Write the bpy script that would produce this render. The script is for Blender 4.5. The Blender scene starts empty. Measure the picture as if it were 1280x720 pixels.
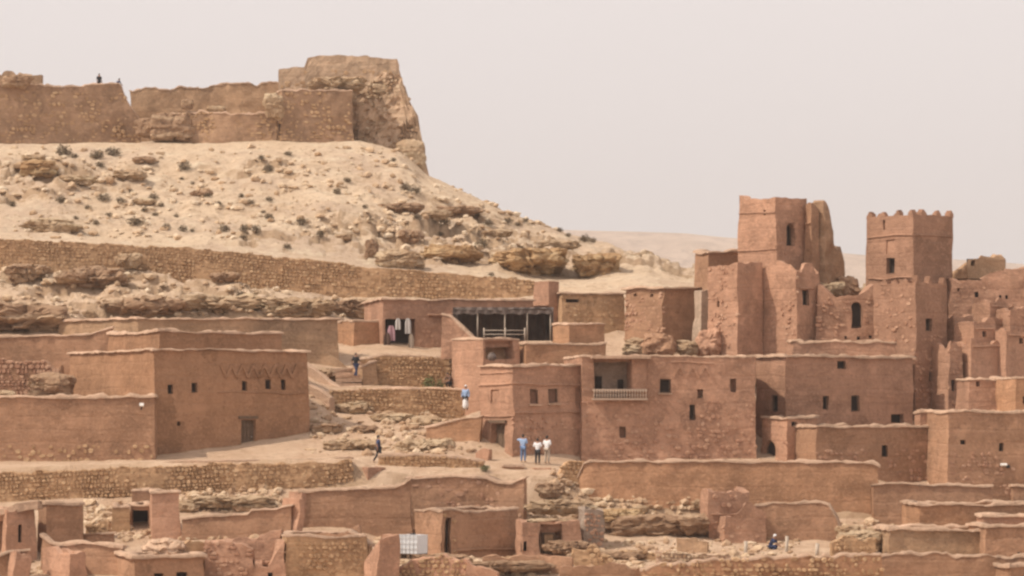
import bpy, bmesh, math, random
import numpy as np
from mathutils import Vector, Matrix

S = bpy.context.scene
COL = S.collection
R = math.radians

# ------------------------------------------------------------------ camera, world, sun, exposure
F, HOR = 3850.0, 520.0                       # focal length and horizon row, in pixels of a 1280 x 720 frame
cam = bpy.data.cameras.new('camera')
cam.sensor_width = 36.0
cam.lens = 36.0 * F / 1280.0
cam.shift_y = (HOR - 360.0) / 1280.0
cam.clip_start = 1.0
cam.clip_end = 20000.0
camo = bpy.data.objects.new('camera', cam)
COL.objects.link(camo)
camo.location = (0, 0, 0)
camo.rotation_euler = (R(90), 0, 0)
S.camera = camo

SUN_ELEV, SUN_AZ = R(50), math.atan2(-0.92, -0.30)      # azimuth measured from +Y towards +X: the sun stands left and a little behind the viewer
sd = Vector((math.sin(SUN_AZ) * math.cos(SUN_ELEV), math.cos(SUN_AZ) * math.cos(SUN_ELEV), math.sin(SUN_ELEV)))
sun = bpy.data.lights.new('sun', 'SUN')
sun.energy = 3.2
sun.angle = R(0.9)
sun.color = (1.0, 0.89, 0.75)
suno = bpy.data.objects.new('sun', sun)
COL.objects.link(suno)
suno.rotation_euler = sd.to_track_quat('Z', 'Y').to_euler()

world = bpy.data.worlds.new('World')
S.world = world
world.use_nodes = True
wn, wl = world.node_tree.nodes, world.node_tree.links
wn.clear()
sky = wn.new('ShaderNodeTexSky')
sky.sky_type = 'NISHITA'
sky.sun_disc = False
sky.sun_elevation = SUN_ELEV
sky.sun_rotation = SUN_AZ
sky.air_density = 1.0
sky.dust_density = 6.0
sky.ozone_density = 1.0
hs = wn.new('ShaderNodeHueSaturation')
hs.inputs['Saturation'].default_value = 0.12
tint = wn.new('ShaderNodeMixRGB')
tint.blend_type = 'MULTIPLY'
tint.inputs['Fac'].default_value = 1.0
tint.inputs['Color2'].default_value = (1.0, 0.90, 0.85, 1)
veil = wn.new('ShaderNodeMixRGB')                    # even veil of airborne dust over the whole sky
veil.inputs['Fac'].default_value = 0.7
veil.inputs['Color2'].default_value = (7.6, 7.07, 7.0, 1)
bg = wn.new('ShaderNodeBackground')
bg.inputs['Strength'].default_value = 0.13
wo = wn.new('ShaderNodeOutputWorld')
wl.new(sky.outputs[0], hs.inputs['Color'])
wl.new(hs.outputs[0], tint.inputs['Color1'])
wl.new(tint.outputs[0], veil.inputs['Color1'])
wl.new(veil.outputs[0], bg.inputs['Color'])
wl.new(bg.outputs[0], wo.inputs['Surface'])

S.view_settings.view_transform = 'Standard'
S.view_settings.look = 'None'
S.view_settings.exposure = 0.16
S.view_settings.gamma = 1.0
S.render.engine = 'CYCLES'
S.cycles.filter_width = 2.5
S.cycles.max_bounces = 6
S.cycles.diffuse_bounces = 3
S.cycles.volume_bounces = 0
S.cycles.use_denoising = True

rnd = random.Random(7)

# ------------------------------------------------------------------ noise
def _h(ix, iy, iz, seed):
    n = (ix * 374761393 + iy * 668265263 + iz * 2147483647 + seed * 974634777) & 0xFFFFFFFF
    n = ((n ^ (n >> 13)) * 1274126177) & 0xFFFFFFFF
    n = ((n ^ (n >> 16)) * 2246822519) & 0xFFFFFFFF
    return ((n ^ (n >> 15)) & 0xFFFFFF) / float(0x7FFFFF) - 1.0

def vn(P, scale=1.0, seed=0):
    """value noise in [-1, 1] at points P (n, 3)"""
    Q = np.asarray(P, dtype=np.float64) * scale
    i = np.floor(Q).astype(np.int64)
    f = Q - i
    f = f * f * f * (f * (f * 6 - 15) + 10)
    out = 0
    for dx in (0, 1):
        wx = f[:, 0] if dx else 1 - f[:, 0]
        for dy in (0, 1):
            wy = f[:, 1] if dy else 1 - f[:, 1]
            for dz in (0, 1):
                wz = f[:, 2] if dz else 1 - f[:, 2]
                out = out + wx * wy * wz * _h(i[:, 0] + dx, i[:, 1] + dy, i[:, 2] + dz, seed)
    return out

def vecnoise(P, scale, seed):
    return np.stack([vn(P, scale, seed + k * 17) for k in range(3)], 1)

# ------------------------------------------------------------------ materials
def nodes(name):
    m = bpy.data.materials.new(name)
    m.use_nodes = True
    nt = m.node_tree
    return m, nt, nt.nodes['Principled BSDF']

def nz(nt, vec, scale, detail=4, rough=0.6, sx=(1, 1, 1)):
    mp = nt.nodes.new('ShaderNodeMapping')
    mp.inputs['Scale'].default_value = sx
    nt.links.new(vec, mp.inputs['Vector'])
    n = nt.nodes.new('ShaderNodeTexNoise')
    n.inputs['Scale'].default_value = scale
    n.inputs['Detail'].default_value = detail
    n.inputs['Roughness'].default_value = rough
    nt.links.new(mp.outputs[0], n.inputs['Vector'])
    return n.outputs['Fac']

def ramp(nt, fac, a, b):
    r = nt.nodes.new('ShaderNodeMapRange')
    r.inputs['From Min'].default_value = a
    r.inputs['From Max'].default_value = b
    nt.links.new(fac, r.inputs['Value'])
    return r.outputs[0]

def mix(nt, fac, c1, c2, mode='MIX'):
    m = nt.nodes.new('ShaderNodeMixRGB')
    m.blend_type = mode
    for sock, v in ((m.inputs['Fac'], fac), (m.inputs['Color1'], c1), (m.inputs['Color2'], c2)):
        if isinstance(v, (int, float)):
            sock.default_value = v
        elif isinstance(v, tuple):
            sock.default_value = (*v, 1)
        else:
            nt.links.new(v, sock)
    return m.outputs[0]

def bump(nt, h, b, strength, dist):
    n = nt.nodes.new('ShaderNodeBump')
    n.inputs['Strength'].default_value = strength
    n.inputs['Distance'].default_value = dist
    nt.links.new(h, n.inputs['Height'])
    nt.links.new(n.outputs[0], b.inputs['Normal'])

def mathn(nt, op, a, b):
    n = nt.nodes.new('ShaderNodeMath')
    n.operation = op
    for s, v in ((n.inputs[0], a), (n.inputs[1], b)):
        if isinstance(v, (int, float)):
            s.default_value = v
        else:
            nt.links.new(v, s)
    return n.outputs[0]

def tone(c, k):
    return tuple(max(0.0, x * k) for x in c)

def mud(name, base, stain=None, pale=None, coarse=1.0):
    m, nt, b = nodes(name)
    pos = nt.nodes.new('ShaderNodeNewGeometry').outputs['Position']
    inf = nt.nodes.new('ShaderNodeObjectInfo').outputs['Random']
    stain = stain or tone(base, 0.66)
    pale = pale or tuple(min(1, x * 1.22 + 0.015) for x in base)
    c = mix(nt, ramp(nt, nz(nt, pos, 0.28, 5), 0.38, 0.66), base, stain)
    c = mix(nt, ramp(nt, nz(nt, pos, 0.9, 5, 0.65), 0.50, 0.72), c, pale)
    c = mix(nt, ramp(nt, nz(nt, pos, 0.55, 6, 0.7), 0.52, 0.68), c, tone(stain, 0.88))
    courses = nz(nt, pos, 0.55, 3, 0.6, (0.16, 0.16, 2.6))          # rammed earth lifts
    c = mix(nt, ramp(nt, courses, 0.52, 0.66), c, tone(base, 0.80))
    vo = nt.nodes.new('ShaderNodeTexVoronoi')                       # patched plaster
    vo.inputs['Scale'].default_value = 0.42
    vw = nt.nodes.new('ShaderNodeVectorMath'); vw.operation = 'MULTIPLY_ADD'
    no = nt.nodes.new('ShaderNodeTexNoise'); no.inputs['Scale'].default_value = 0.9; no.inputs['Detail'].default_value = 5
    nt.links.new(pos, no.inputs['Vector'])
    nt.links.new(no.outputs['Color'], vw.inputs[0]); vw.inputs[1].default_value = (2.2, 2.2, 2.2); nt.links.new(pos, vw.inputs[2])
    nt.links.new(vw.outputs[0], vo.inputs['Vector'])
    sc_ = nt.nodes.new('ShaderNodeSeparateColor')
    nt.links.new(vo.outputs['Color'], sc_.inputs[0])
    c = mix(nt, mathn(nt, 'MULTIPLY', ramp(nt, sc_.outputs[0], .45, .95), 0.42), c, pale)
    c = mix(nt, mathn(nt, 'MULTIPLY', ramp(nt, sc_.outputs[1], .55, 1.0), 0.40), c, tone(stain, .92))
    wv = nt.nodes.new('ShaderNodeTexWave')                          # joints between the rammed lifts
    wv.bands_direction = 'Z'
    wv.inputs['Scale'].default_value = 0.36
    wv.inputs['Distortion'].default_value = 3.4
    wv.inputs['Detail'].default_value = 4
    wv.inputs['Detail Scale'].default_value = 0.6
    nt.links.new(pos, wv.inputs['Vector'])
    lift = ramp(nt, wv.outputs['Fac'], 0.10, 0.0)
    c = mix(nt, mathn(nt, 'MULTIPLY', lift, mathn(nt, 'MULTIPLY', ramp(nt, nz(nt, pos, .45, 4), .46, .62), 0.30)), c, tone(base, 0.62))
    runs = nz(nt, pos, 1.2, 3, 0.6, (1, 1, 0.14))                   # rain washed streaks
    c = mix(nt, mathn(nt, 'MULTIPLY', ramp(nt, runs, 0.50, 0.72), 0.45), c, tone(base, 0.68))
    fine = nz(nt, pos, 5.0 * coarse, 6, 0.7)
    c = mix(nt, ramp(nt, fine, 0.50, 0.80), c, pale)
    c = mix(nt, ramp(nt, nz(nt, pos, 3.1, 4, 0.7), 0.56, 0.78), c, tone(stain, 0.80))
    v = mathn(nt, 'ADD', mathn(nt, 'MULTIPLY', inf, 0.16), 0.92)
    hv = nt.nodes.new('ShaderNodeHueSaturation')
    nt.links.new(c, hv.inputs['Color'])
    nt.links.new(v, hv.inputs['Value'])
    nt.links.new(hv.outputs[0], b.inputs['Base Color'])
    b.inputs['Roughness'].default_value = 0.96
    b.inputs['Specular IOR Level'].default_value = 0.1
    hgt = mathn(nt, 'SUBTRACT', mathn(nt, 'ADD', mathn(nt, 'MULTIPLY', fine, 0.7), mathn(nt, 'MULTIPLY', courses, 0.5)), mathn(nt, 'MULTIPLY', lift, 0.10))
    bump(nt, hgt, b, 0.9, 0.12)
    return m

def stone_mat(name, cols):
    """colours by the per-stone attribute 'tint'"""
    m, nt, b = nodes(name)
    pos = nt.nodes.new('ShaderNodeNewGeometry').outputs['Position']
    at = nt.nodes.new('ShaderNodeAttribute')
    at.attribute_name = 'tint'
    cr = nt.nodes.new('ShaderNodeValToRGB')
    el = cr.color_ramp.elements
    while len(el) < len(cols):
        el.new(0.5)
    for k, c in enumerate(cols):
        el[k].position = k / (len(cols) - 1)
        el[k].color = (*c, 1)
    nt.links.new(at.outputs['Fac'], cr.inputs['Fac'])
    c = mix(nt, ramp(nt, nz(nt, pos, 4, 5, 0.7), 0.45, 0.75), cr.outputs[0], tone(cols[0], 0.8))
    nt.links.new(c, b.inputs['Base Color'])
    b.inputs['Roughness'].default_value = 0.95
    b.inputs['Specular IOR Level'].default_value = 0.1
    bump(nt, nz(nt, pos, 7, 5, 0.7), b, 0.6, 0.06)
    return m

def rock_mat(name, a, d, p):
    m, nt, b = nodes(name)
    pos = nt.nodes.new('ShaderNodeNewGeometry').outputs['Position']
    st = nz(nt, pos, 0.7, 5, 0.65, (0.25, 0.25, 2.2))
    c = mix(nt, ramp(nt, nz(nt, pos, 0.5, 5, 0.65), 0.40, 0.64), a, d)
    c = mix(nt, ramp(nt, st, 0.50, 0.66), c, p)
    c = mix(nt, ramp(nt, nz(nt, pos, 2.6, 6, 0.75), 0.52, 0.75), c, tone(d, 0.75))
    nt.links.new(c, b.inputs['Base Color'])
    b.inputs['Roughness'].default_value = 0.95
    b.inputs['Specular IOR Level'].default_value = 0.1
    bump(nt, mathn(nt, 'ADD', nz(nt, pos, 2.2, 7, 0.75), st), b, 1.0, 0.25)
    return m

def plain(name, c, rough=0.8, var=0.2, scale=6.0, metal=0.0):
    m, nt, b = nodes(name)
    pos = nt.nodes.new('ShaderNodeNewGeometry').outputs['Position']
    col = mix(nt, ramp(nt, nz(nt, pos, scale, 4), 0.35, 0.7), c, tone(c, 1 - var))
    nt.links.new(col, b.inputs['Base Color'])
    b.inputs['Roughness'].default_value = rough
    b.inputs['Metallic'].default_value = metal
    return m

PINK, BROWN, TAN, ORANGE = (0.455, 0.262, 0.172), (0.40, 0.232, 0.142), (0.44, 0.285, 0.175), (0.44, 0.247, 0.142)
M = dict(
    pink=mud('pink_mud_plaster', PINK), brown=mud('brown_mud_plaster', BROWN), tan=mud('tan_mud_plaster', TAN),
    orange=mud('orange_mud_plaster', ORANGE), olive=mud('stony_earth_mortar', (0.47, 0.295, 0.168), coarse=0.6),
    fort=mud('fort_masonry', (0.39, 0.245, 0.152), coarse=0.5), grey=mud('grey_plaster', (0.38, 0.29, 0.225)),
    cope=mud('pale_mud_coping', (0.51, 0.345, 0.24)), roof=mud('dusty_roof_earth', (0.52, 0.36, 0.25)),
    white=mud('whitish_plaster', (0.49, 0.365, 0.27)),
    rust=mud('rust_mud_plaster', tone(ORANGE, .80)), clay=mud('clay_mud_plaster', tone(PINK, .84)),
    stones=stone_mat('rubble_masonry', [(0.36, 0.225, 0.125), (0.44, 0.28, 0.16), (0.50, 0.325, 0.19), (0.57, 0.395, 0.24)]),
    stonesp=stone_mat('pink_rubble_masonry', [(0.37, 0.205, 0.135), (0.43, 0.25, 0.165), (0.47, 0.285, 0.19), (0.53, 0.34, 0.235)]),
    pale=stone_mat('pale_loose_stone', [(0.36, 0.23, 0.14), (0.50, 0.35, 0.23), (0.56, 0.42, 0.28), (0.66, 0.52, 0.37)]),
    hillst=stone_mat('pale_hill_stone', [(0.46, 0.31, 0.19), (0.57, 0.42, 0.28), (0.64, 0.50, 0.35), (0.70, 0.58, 0.43)]),
    rock=rock_mat('tan_rock', (0.52, 0.38, 0.25), (0.38, 0.25, 0.15), (0.62, 0.49, 0.33)),
    rock2=rock_mat('ochre_rock', (0.50, 0.33, 0.18), (0.34, 0.20, 0.10), (0.60, 0.45, 0.27)),
    rock3=rock_mat('brown_rock', (0.42, 0.275, 0.175), (0.27, 0.165, 0.10), (0.56, 0.405, 0.27)),
    hole=plain('painted_dark_interior', (0.035, 0.022, 0.016), 0.9), wood=plain('weathered_wood', (0.16, 0.10, 0.06), 0.8, 0.4),  # near-black panels paint the shade inside windows and openings
    shut=plain('brown_shutter_wood', (0.20, 0.095, 0.055), 0.8, 0.35), bush=plain('dry_shrub', (0.17, 0.122, 0.070), 0.9, 0.45, 3.0),
    green=plain('green_leaves', (0.13, 0.15, 0.045), 0.8, 0.4, 3.0), skin=plain('skin', (0.36, 0.20, 0.13), 0.6, 0.1),
    hair=plain('dark_hair', (0.03, 0.02, 0.015), 0.7), wcloth=plain('white_cloth', (0.78, 0.78, 0.78), 0.9, 0.1),
    bcloth=plain('light_blue_cloth', (0.30, 0.42, 0.62), 0.9, 0.15), jean=plain('blue_denim', (0.14, 0.22, 0.38), 0.9, 0.2),
    navy=plain('navy_cloth', (0.03, 0.045, 0.11), 0.9, 0.2), dark=plain('black_cloth', (0.03, 0.03, 0.035), 0.9, 0.2),
    beige=plain('beige_cloth', (0.48, 0.40, 0.32), 0.9, 0.15), pcloth=plain('pink_cloth', (0.42, 0.25, 0.28), 0.9, 0.2),
    brownc=plain('brown_cloth', (0.12, 0.07, 0.05), 0.9, 0.2), tarp=plain('pale_awning_canvas', (0.33, 0.265, 0.215), 0.9, 0.2, 1.5),
    shade_pot_brown=plain('awning_shade_and_pot_brown', (0.18, 0.14, 0.12), 0.95, 0.35, 1.5), metal=plain('grey_painted_metal', (0.45, 0.42, 0.40), 0.5, 0.1),  # dark brown paints the shade under the awning; the pot shares it
    plast=plain('white_tank_plastic', (0.70, 0.72, 0.74), 0.45, 0.08), rail=plain('pale_railing_paint', (0.47, 0.345, 0.255), 0.7, 0.15),
    robe=plain('off_white_cotton', (0.56, 0.53, 0.50), 0.9, 0.15), palefort=mud('pale_eroded_masonry', (0.52, 0.365, 0.245), coarse=0.5),
    lampw=plain('white_lamp_housing', (0.75, 0.74, 0.70), 0.5, 0.05),
)

# ------------------------------------------------------------------ object helpers
def tag(o, label=None, cat=None, group=None, kind='thing'):
    if label:
        o['label'] = label
    if cat:
        o['category'] = cat
    if group:
        o['group'] = group
    if kind:
        o['kind'] = kind
    return o

def empty(name, loc, label, cat, group=None):
    o = bpy.data.objects.new(name, None)
    o.location = loc
    COL.objects.link(o)
    return tag(o, label, cat, group)

class MB:
    """collects vertices and faces; build() links them as one mesh object"""
    def __init__(self):
        self.v, self.f, self.n, self.t = [], [], 0, []
    def add(self, V, Fs, tint=None):
        V = np.asarray(V, dtype=float).reshape(-1, 3)
        self.v.append(V)
        for f in Fs:
            self.f.append(tuple(int(i) + self.n for i in f))
            self.t.append(tint if tint is not None else 0.5)
        self.n += len(V)
    def grid(self, G, flip=False, skip=None):
        n, m = G.shape[:2]
        Fs = []
        for i in range(n - 1):
            for j in range(m - 1):
                if skip is not None and skip[i, j]:
                    continue
                a, b, c, d = i * m + j, (i + 1) * m + j, (i + 1) * m + j + 1, i * m + j + 1
                Fs.append((a, d, c, b) if flip else (a, b, c, d))
        self.add(G.reshape(-1, 3), Fs)
    def box(self, p0, p1):
        x0, y0, z0 = p0; x1, y1, z1 = p1
        self.add([(x0, y0, z0), (x1, y0, z0), (x1, y1, z0), (x0, y1, z0), (x0, y0, z1), (x1, y0, z1), (x1, y1, z1), (x0, y1, z1)],
                 [(0, 3, 2, 1), (4, 5, 6, 7), (0, 1, 5, 4), (1, 2, 6, 5), (2, 3, 7, 6), (3, 0, 4, 7)])
    def obox(self, c, ux, uy, uz):
        """oriented box: centre and three half-extent vectors"""
        c, ux, uy, uz = map(np.asarray, (c, ux, uy, uz))
        V = [c + sx * ux + sy * uy + sz * uz for sz in (-1, 1) for sy, sx in ((-1, -1), (-1, 1), (1, 1), (1, -1))]
        self.add(V, [(0, 3, 2, 1), (4, 5, 6, 7), (0, 1, 5, 4), (1, 2, 6, 5), (2, 3, 7, 6), (3, 0, 4, 7)])
    def tube(self, p, q, r, n=8):
        p, q = Vector(p), Vector(q)
        d = (q - p).normalized()
        a = d.orthogonal().normalized(); b = d.cross(a)
        V, Fs = [], []
        for e in (p, q):
            for k in range(n):
                t = 2 * math.pi * k / n
                V.append(e + r * (math.cos(t) * a + math.sin(t) * b))
        for k in range(n):
            Fs.append((k, (k + 1) % n, n + (k + 1) % n, n + k))
        Fs += [tuple(range(n - 1, -1, -1)), tuple(range(n, 2 * n))]
        self.add(V, Fs)
    def displace(self, fn):
        V = np.concatenate(self.v)
        self.v = [V + fn(V)]
    def build(self, name, mat, parent=None, smooth=True, tints=False, kind=None, rel=None):
        me = bpy.data.meshes.new(name)
        V = np.concatenate(self.v)
        o = bpy.data.objects.new(name, me)
        if parent is not None:
            L = np.array(parent.matrix_world.translation if rel is None else rel)
            V = V - L
            o.parent = parent
        me.from_pydata(V.tolist(), [], self.f)
        me.materials.append(M[mat] if isinstance(mat, str) else mat)
        if tints:
            at = me.attributes.new('tint', 'FLOAT', 'FACE')
            at.data.foreach_set('value', np.array(self.t, dtype=np.float32))
        me.polygons.foreach_set('use_smooth', [smooth] * len(me.polygons))
        me.update()
        COL.objects.link(o)
        if kind:
            o['kind'] = kind
        return o

ORIG = {}
def child(mb, name, mat, parent, **k):
    """parent sits unrotated at a known place (or is a part at the same place)"""
    return mb.build(name, mat, parent, rel=ORIG[parent.name], **k)

def part(mb, name, mat, parent, **k):
    o = child(mb, name, mat, parent, **k)
    ORIG[o.name] = ORIG[parent.name]
    return o

def root(name, loc, label, cat, group=None):
    o = empty(name, loc, label, cat, group)
    ORIG[o.name] = tuple(loc)
    return o

# ------------------------------------------------------------------ terrain
def kx(px):
    return (px - 640.0) / F
def PT(px, py, Y):
    return np.array((kx(px) * Y, Y, (HOR - py) / F * Y))
def rowz(py, Y):
    return (HOR - py) / F * Y

LINES = [  # ground profile, from near to far: (Y, [(px, row), ...])
    (150, [(0, 800)]),
    (168, [(0, 738), (640, 735), (1280, 738)]),
    (178, [(-100, 702), (400, 694), (500, 700), (640, 706), (740, 704), (790, 694), (1000, 692), (1380, 700)]),
    (185, [(-100, 660), (130, 655), (430, 655), (520, 684), (640, 688), (680, 672), (730, 664), (860, 668), (1050, 672), (1120, 668), (1380, 668)]),
    (189.2, [(-100, 636), (0, 632), (200, 622), (430, 612), (480, 606), (520, 618), (600, 612), (660, 606), (735, 636), (900, 642), (1100, 646), (1380, 655)]),
    (190.2, [(-100, 594), (0, 592), (190, 582), (400, 578), (440, 578), (470, 588), (520, 590), (600, 588), (660, 590), (690, 592), (720, 606), (740, 612), (1080, 616), (1120, 642), (1380, 650)]),
    (196, [(-100, 578), (390, 574), (480, 570), (560, 566), (600, 572), (690, 576), (715, 580), (740, 598), (1080, 602), (1120, 622), (1380, 634)]),
    (203, [(-100, 545), (390, 540), (450, 536), (540, 530), (590, 516), (640, 535), (735, 555), (1380, 575)]),
    (209.4, [(-100, 502), (380, 492), (405, 500), (418, 516), (445, 520), (500, 522), (580, 522), (600, 510), (1380, 520)]),
    (210.2, [(-100, 495), (380, 484), (415, 489), (445, 486), (580, 487), (600, 500), (1380, 512)]),
    (214, [(-100, 482), (380, 464), (425, 480), (440, 484), (560, 484), (600, 480), (1380, 490)]),
    (214.8, [(-100, 478), (380, 458), (440, 462), (452, 449), (560, 447), (600, 455), (1380, 470)]),
    (220, [(-100, 425), (80, 420), (380, 430), (430, 438), (480, 436), (520, 436), (640, 430), (860, 432), (1380, 432)]),
    (226, [(-100, 405), (0, 402), (150, 400), (320, 402), (420, 402), (480, 410), (700, 405), (880, 405), (1380, 420)]),
    (233, [(-100, 352), (0, 356), (150, 360), (300, 372), (420, 382), (480, 388), (660, 385), (800, 372), (880, 378), (1380, 405)]),
    (239.5, [(-100, 334), (0, 336), (150, 340), (300, 358), (430, 368), (560, 372), (660, 372), (700, 366), (800, 357), (880, 360), (1380, 392)]),
    (240.5, [(-100, 302), (0, 303), (330, 320), (480, 337), (640, 352), (680, 358), (720, 360), (800, 350), (880, 356), (1380, 385)]),
    (256, [(-100, 262), (0, 262), (200, 262), (400, 272), (500, 297), (600, 313), (700, 333), (780, 335), (850, 350), (900, 358), (1380, 378)]),
    (275, [(-100, 215), (200, 212), (400, 214), (500, 224), (560, 246), (600, 262), (700, 297), (780, 318), (830, 342), (860, 358), (1380, 390)]),
    (289, [(-100, 184), (0, 183), (180, 182), (450, 180), (500, 190), (532, 219), (560, 230), (600, 250), (650, 274), (700, 289), (760, 303), (800, 322), (850, 350), (1000, 400), (1380, 420)]),
    (312, [(-100, 176), (0, 176), (450, 176), (530, 240), (600, 275), (700, 315), (800, 345), (900, 370), (1380, 430)]),
    (360, [(-100, 300), (400, 320), (600, 400), (1380, 470)]),
    (600, [(-100, 500), (1380, 520)]),
]
LY = np.array([l[0] for l in LINES], dtype=float)

def ground_base(X, Y):
    X, Y = np.asarray(X, float), np.asarray(Y, float)
    Yc = np.clip(Y, LY[0], LY[-1])
    px = 640 + F * X / np.maximum(Y, 60)
    px = np.clip(px, -400, 1700)
    Zs = np.stack([rowz(np.interp(px, [p for p, _ in L], [r for _, r in L]), y) for y, L in LINES])
    k = np.clip(np.searchsorted(LY, Yc, side='right') - 1, 0, len(LY) - 2)
    t = (Yc - LY[k]) / (LY[k + 1] - LY[k])
    idx = np.arange(len(Yc))
    z = Zs[k, idx] * (1 - t) + Zs[k + 1, idx] * t
    zn = np.interp(Y, [-400, 8, 30, 110, 150], [-1.7, -1.7, -6, -15, -10.588])
    z = np.where(Y < 150, zn + (z - rowz(800, 150)) * np.clip((Y - 110) / 40, 0, 1), z)
    far = np.interp(Y, [600, 1200, 6000], [0, -6, -6])
    return np.where(Y > 600, z * np.clip(1 - (Y - 600) / 900, 0, 1) + -30 * np.clip((Y - 600) / 900, 0, 1), z)

def ground(X, Y):
    X, Y = np.atleast_1d(np.asarray(X, float)), np.atleast_1d(np.asarray(Y, float))
    z = ground_base(X, Y)
    P = np.stack([X, Y, np.zeros_like(X)], 1)
    px = 640 + F * X / np.maximum(Y, 60)
    w = np.interp(Y, [100, 160, 200, 216, 222, 239, 242, 252, 300, 400, 700], [0.2, 0.30, 0.28, 0.3, 0.7, 0.5, 0.25, 1.0, 1.0, 1, 0.6])
    w = w * np.interp(Y, [276, 286, 300, 330], [1, .35, .3, 1])
    n = 0.9 * vn(P, 0.07, 3) + 0.42 * vn(P, 0.21, 4) + 0.2 * vn(P * np.array((1, 1.6, 1)), 0.55, 5) + 0.12 * vn(P, 1.3, 6) + 0.06 * vn(P, 2.9, 8)
    rid = 1 - np.abs(vn(P * np.array((0.5, 1.5, 1)), 0.33, 9))
    n = n + 0.35 * (rid - 0.6)
    # ledges on the rocky band under the long wall
    band = np.clip((460 - px) / 60, 0, 1) * np.interp(Y, [220, 224, 237, 239], [0, 1, 1, 0])
    led = vn(P * np.array((0.35, 1.2, 1)), 0.6, 12)
    n = n + band * 0.8 * np.tanh(led * 4)
    # broken ledges of bare rock on the hillside
    msk = np.clip(vn(P, 0.09, 21) * 2.2 + np.interp(px, [0, 130, 200, 430, 520, 800], [.5, .4, -.35, -.3, .7, .6]), 0, 1) * np.interp(Y, [241.5, 246, 274, 283], [0, 1, 1, 0])
    msk = np.maximum(msk, band * .8)
    wv = P + 0.9 * np.stack([vn(P, .5, 22), vn(P, .5, 23), 0 * X], 1)
    n = n + msk * (0.85 * _h(np.floor(wv[:, 0] * .34).astype(np.int64), np.floor(wv[:, 1] * .55).astype(np.int64), np.int64(1), 24) + .4 * _h(np.floor(wv[:, 0] * .9).astype(np.int64), np.floor(wv[:, 1] * 1.1).astype(np.int64), np.int64(2), 25))
    n = n + np.interp(Y, [241, 246, 320], [.15, 1, 1]) * (0.10 * vn(P, 1.9, 26) + .07 * np.abs(vn(P, 3.6, 27)))
    gul = np.interp(Y, [242, 250, 285, 292], [0, 1, 1, 0])
    n = n - gul * 0.35 * np.clip(vn(P * np.array((1, 0.25, 1)), 0.5, 14), 0, 1)
    return z + w * n

def gz(x, y):
    return float(ground(x, y)[0])

_ys = np.arange(160, 318, 0.25)
def hit(px, py, ymin=160):
    """first point of the terrain that the line of sight through (px, py) meets"""
    ys = _ys[_ys >= ymin]
    z = ground(kx(px) * ys, ys)
    r = rowz(py, ys)
    k = np.argmax(z >= r)
    if not (z >= r).any():
        k = int(np.argmax(z - r))
    return kx(px) * ys[k], ys[k], float(z[k])

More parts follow.
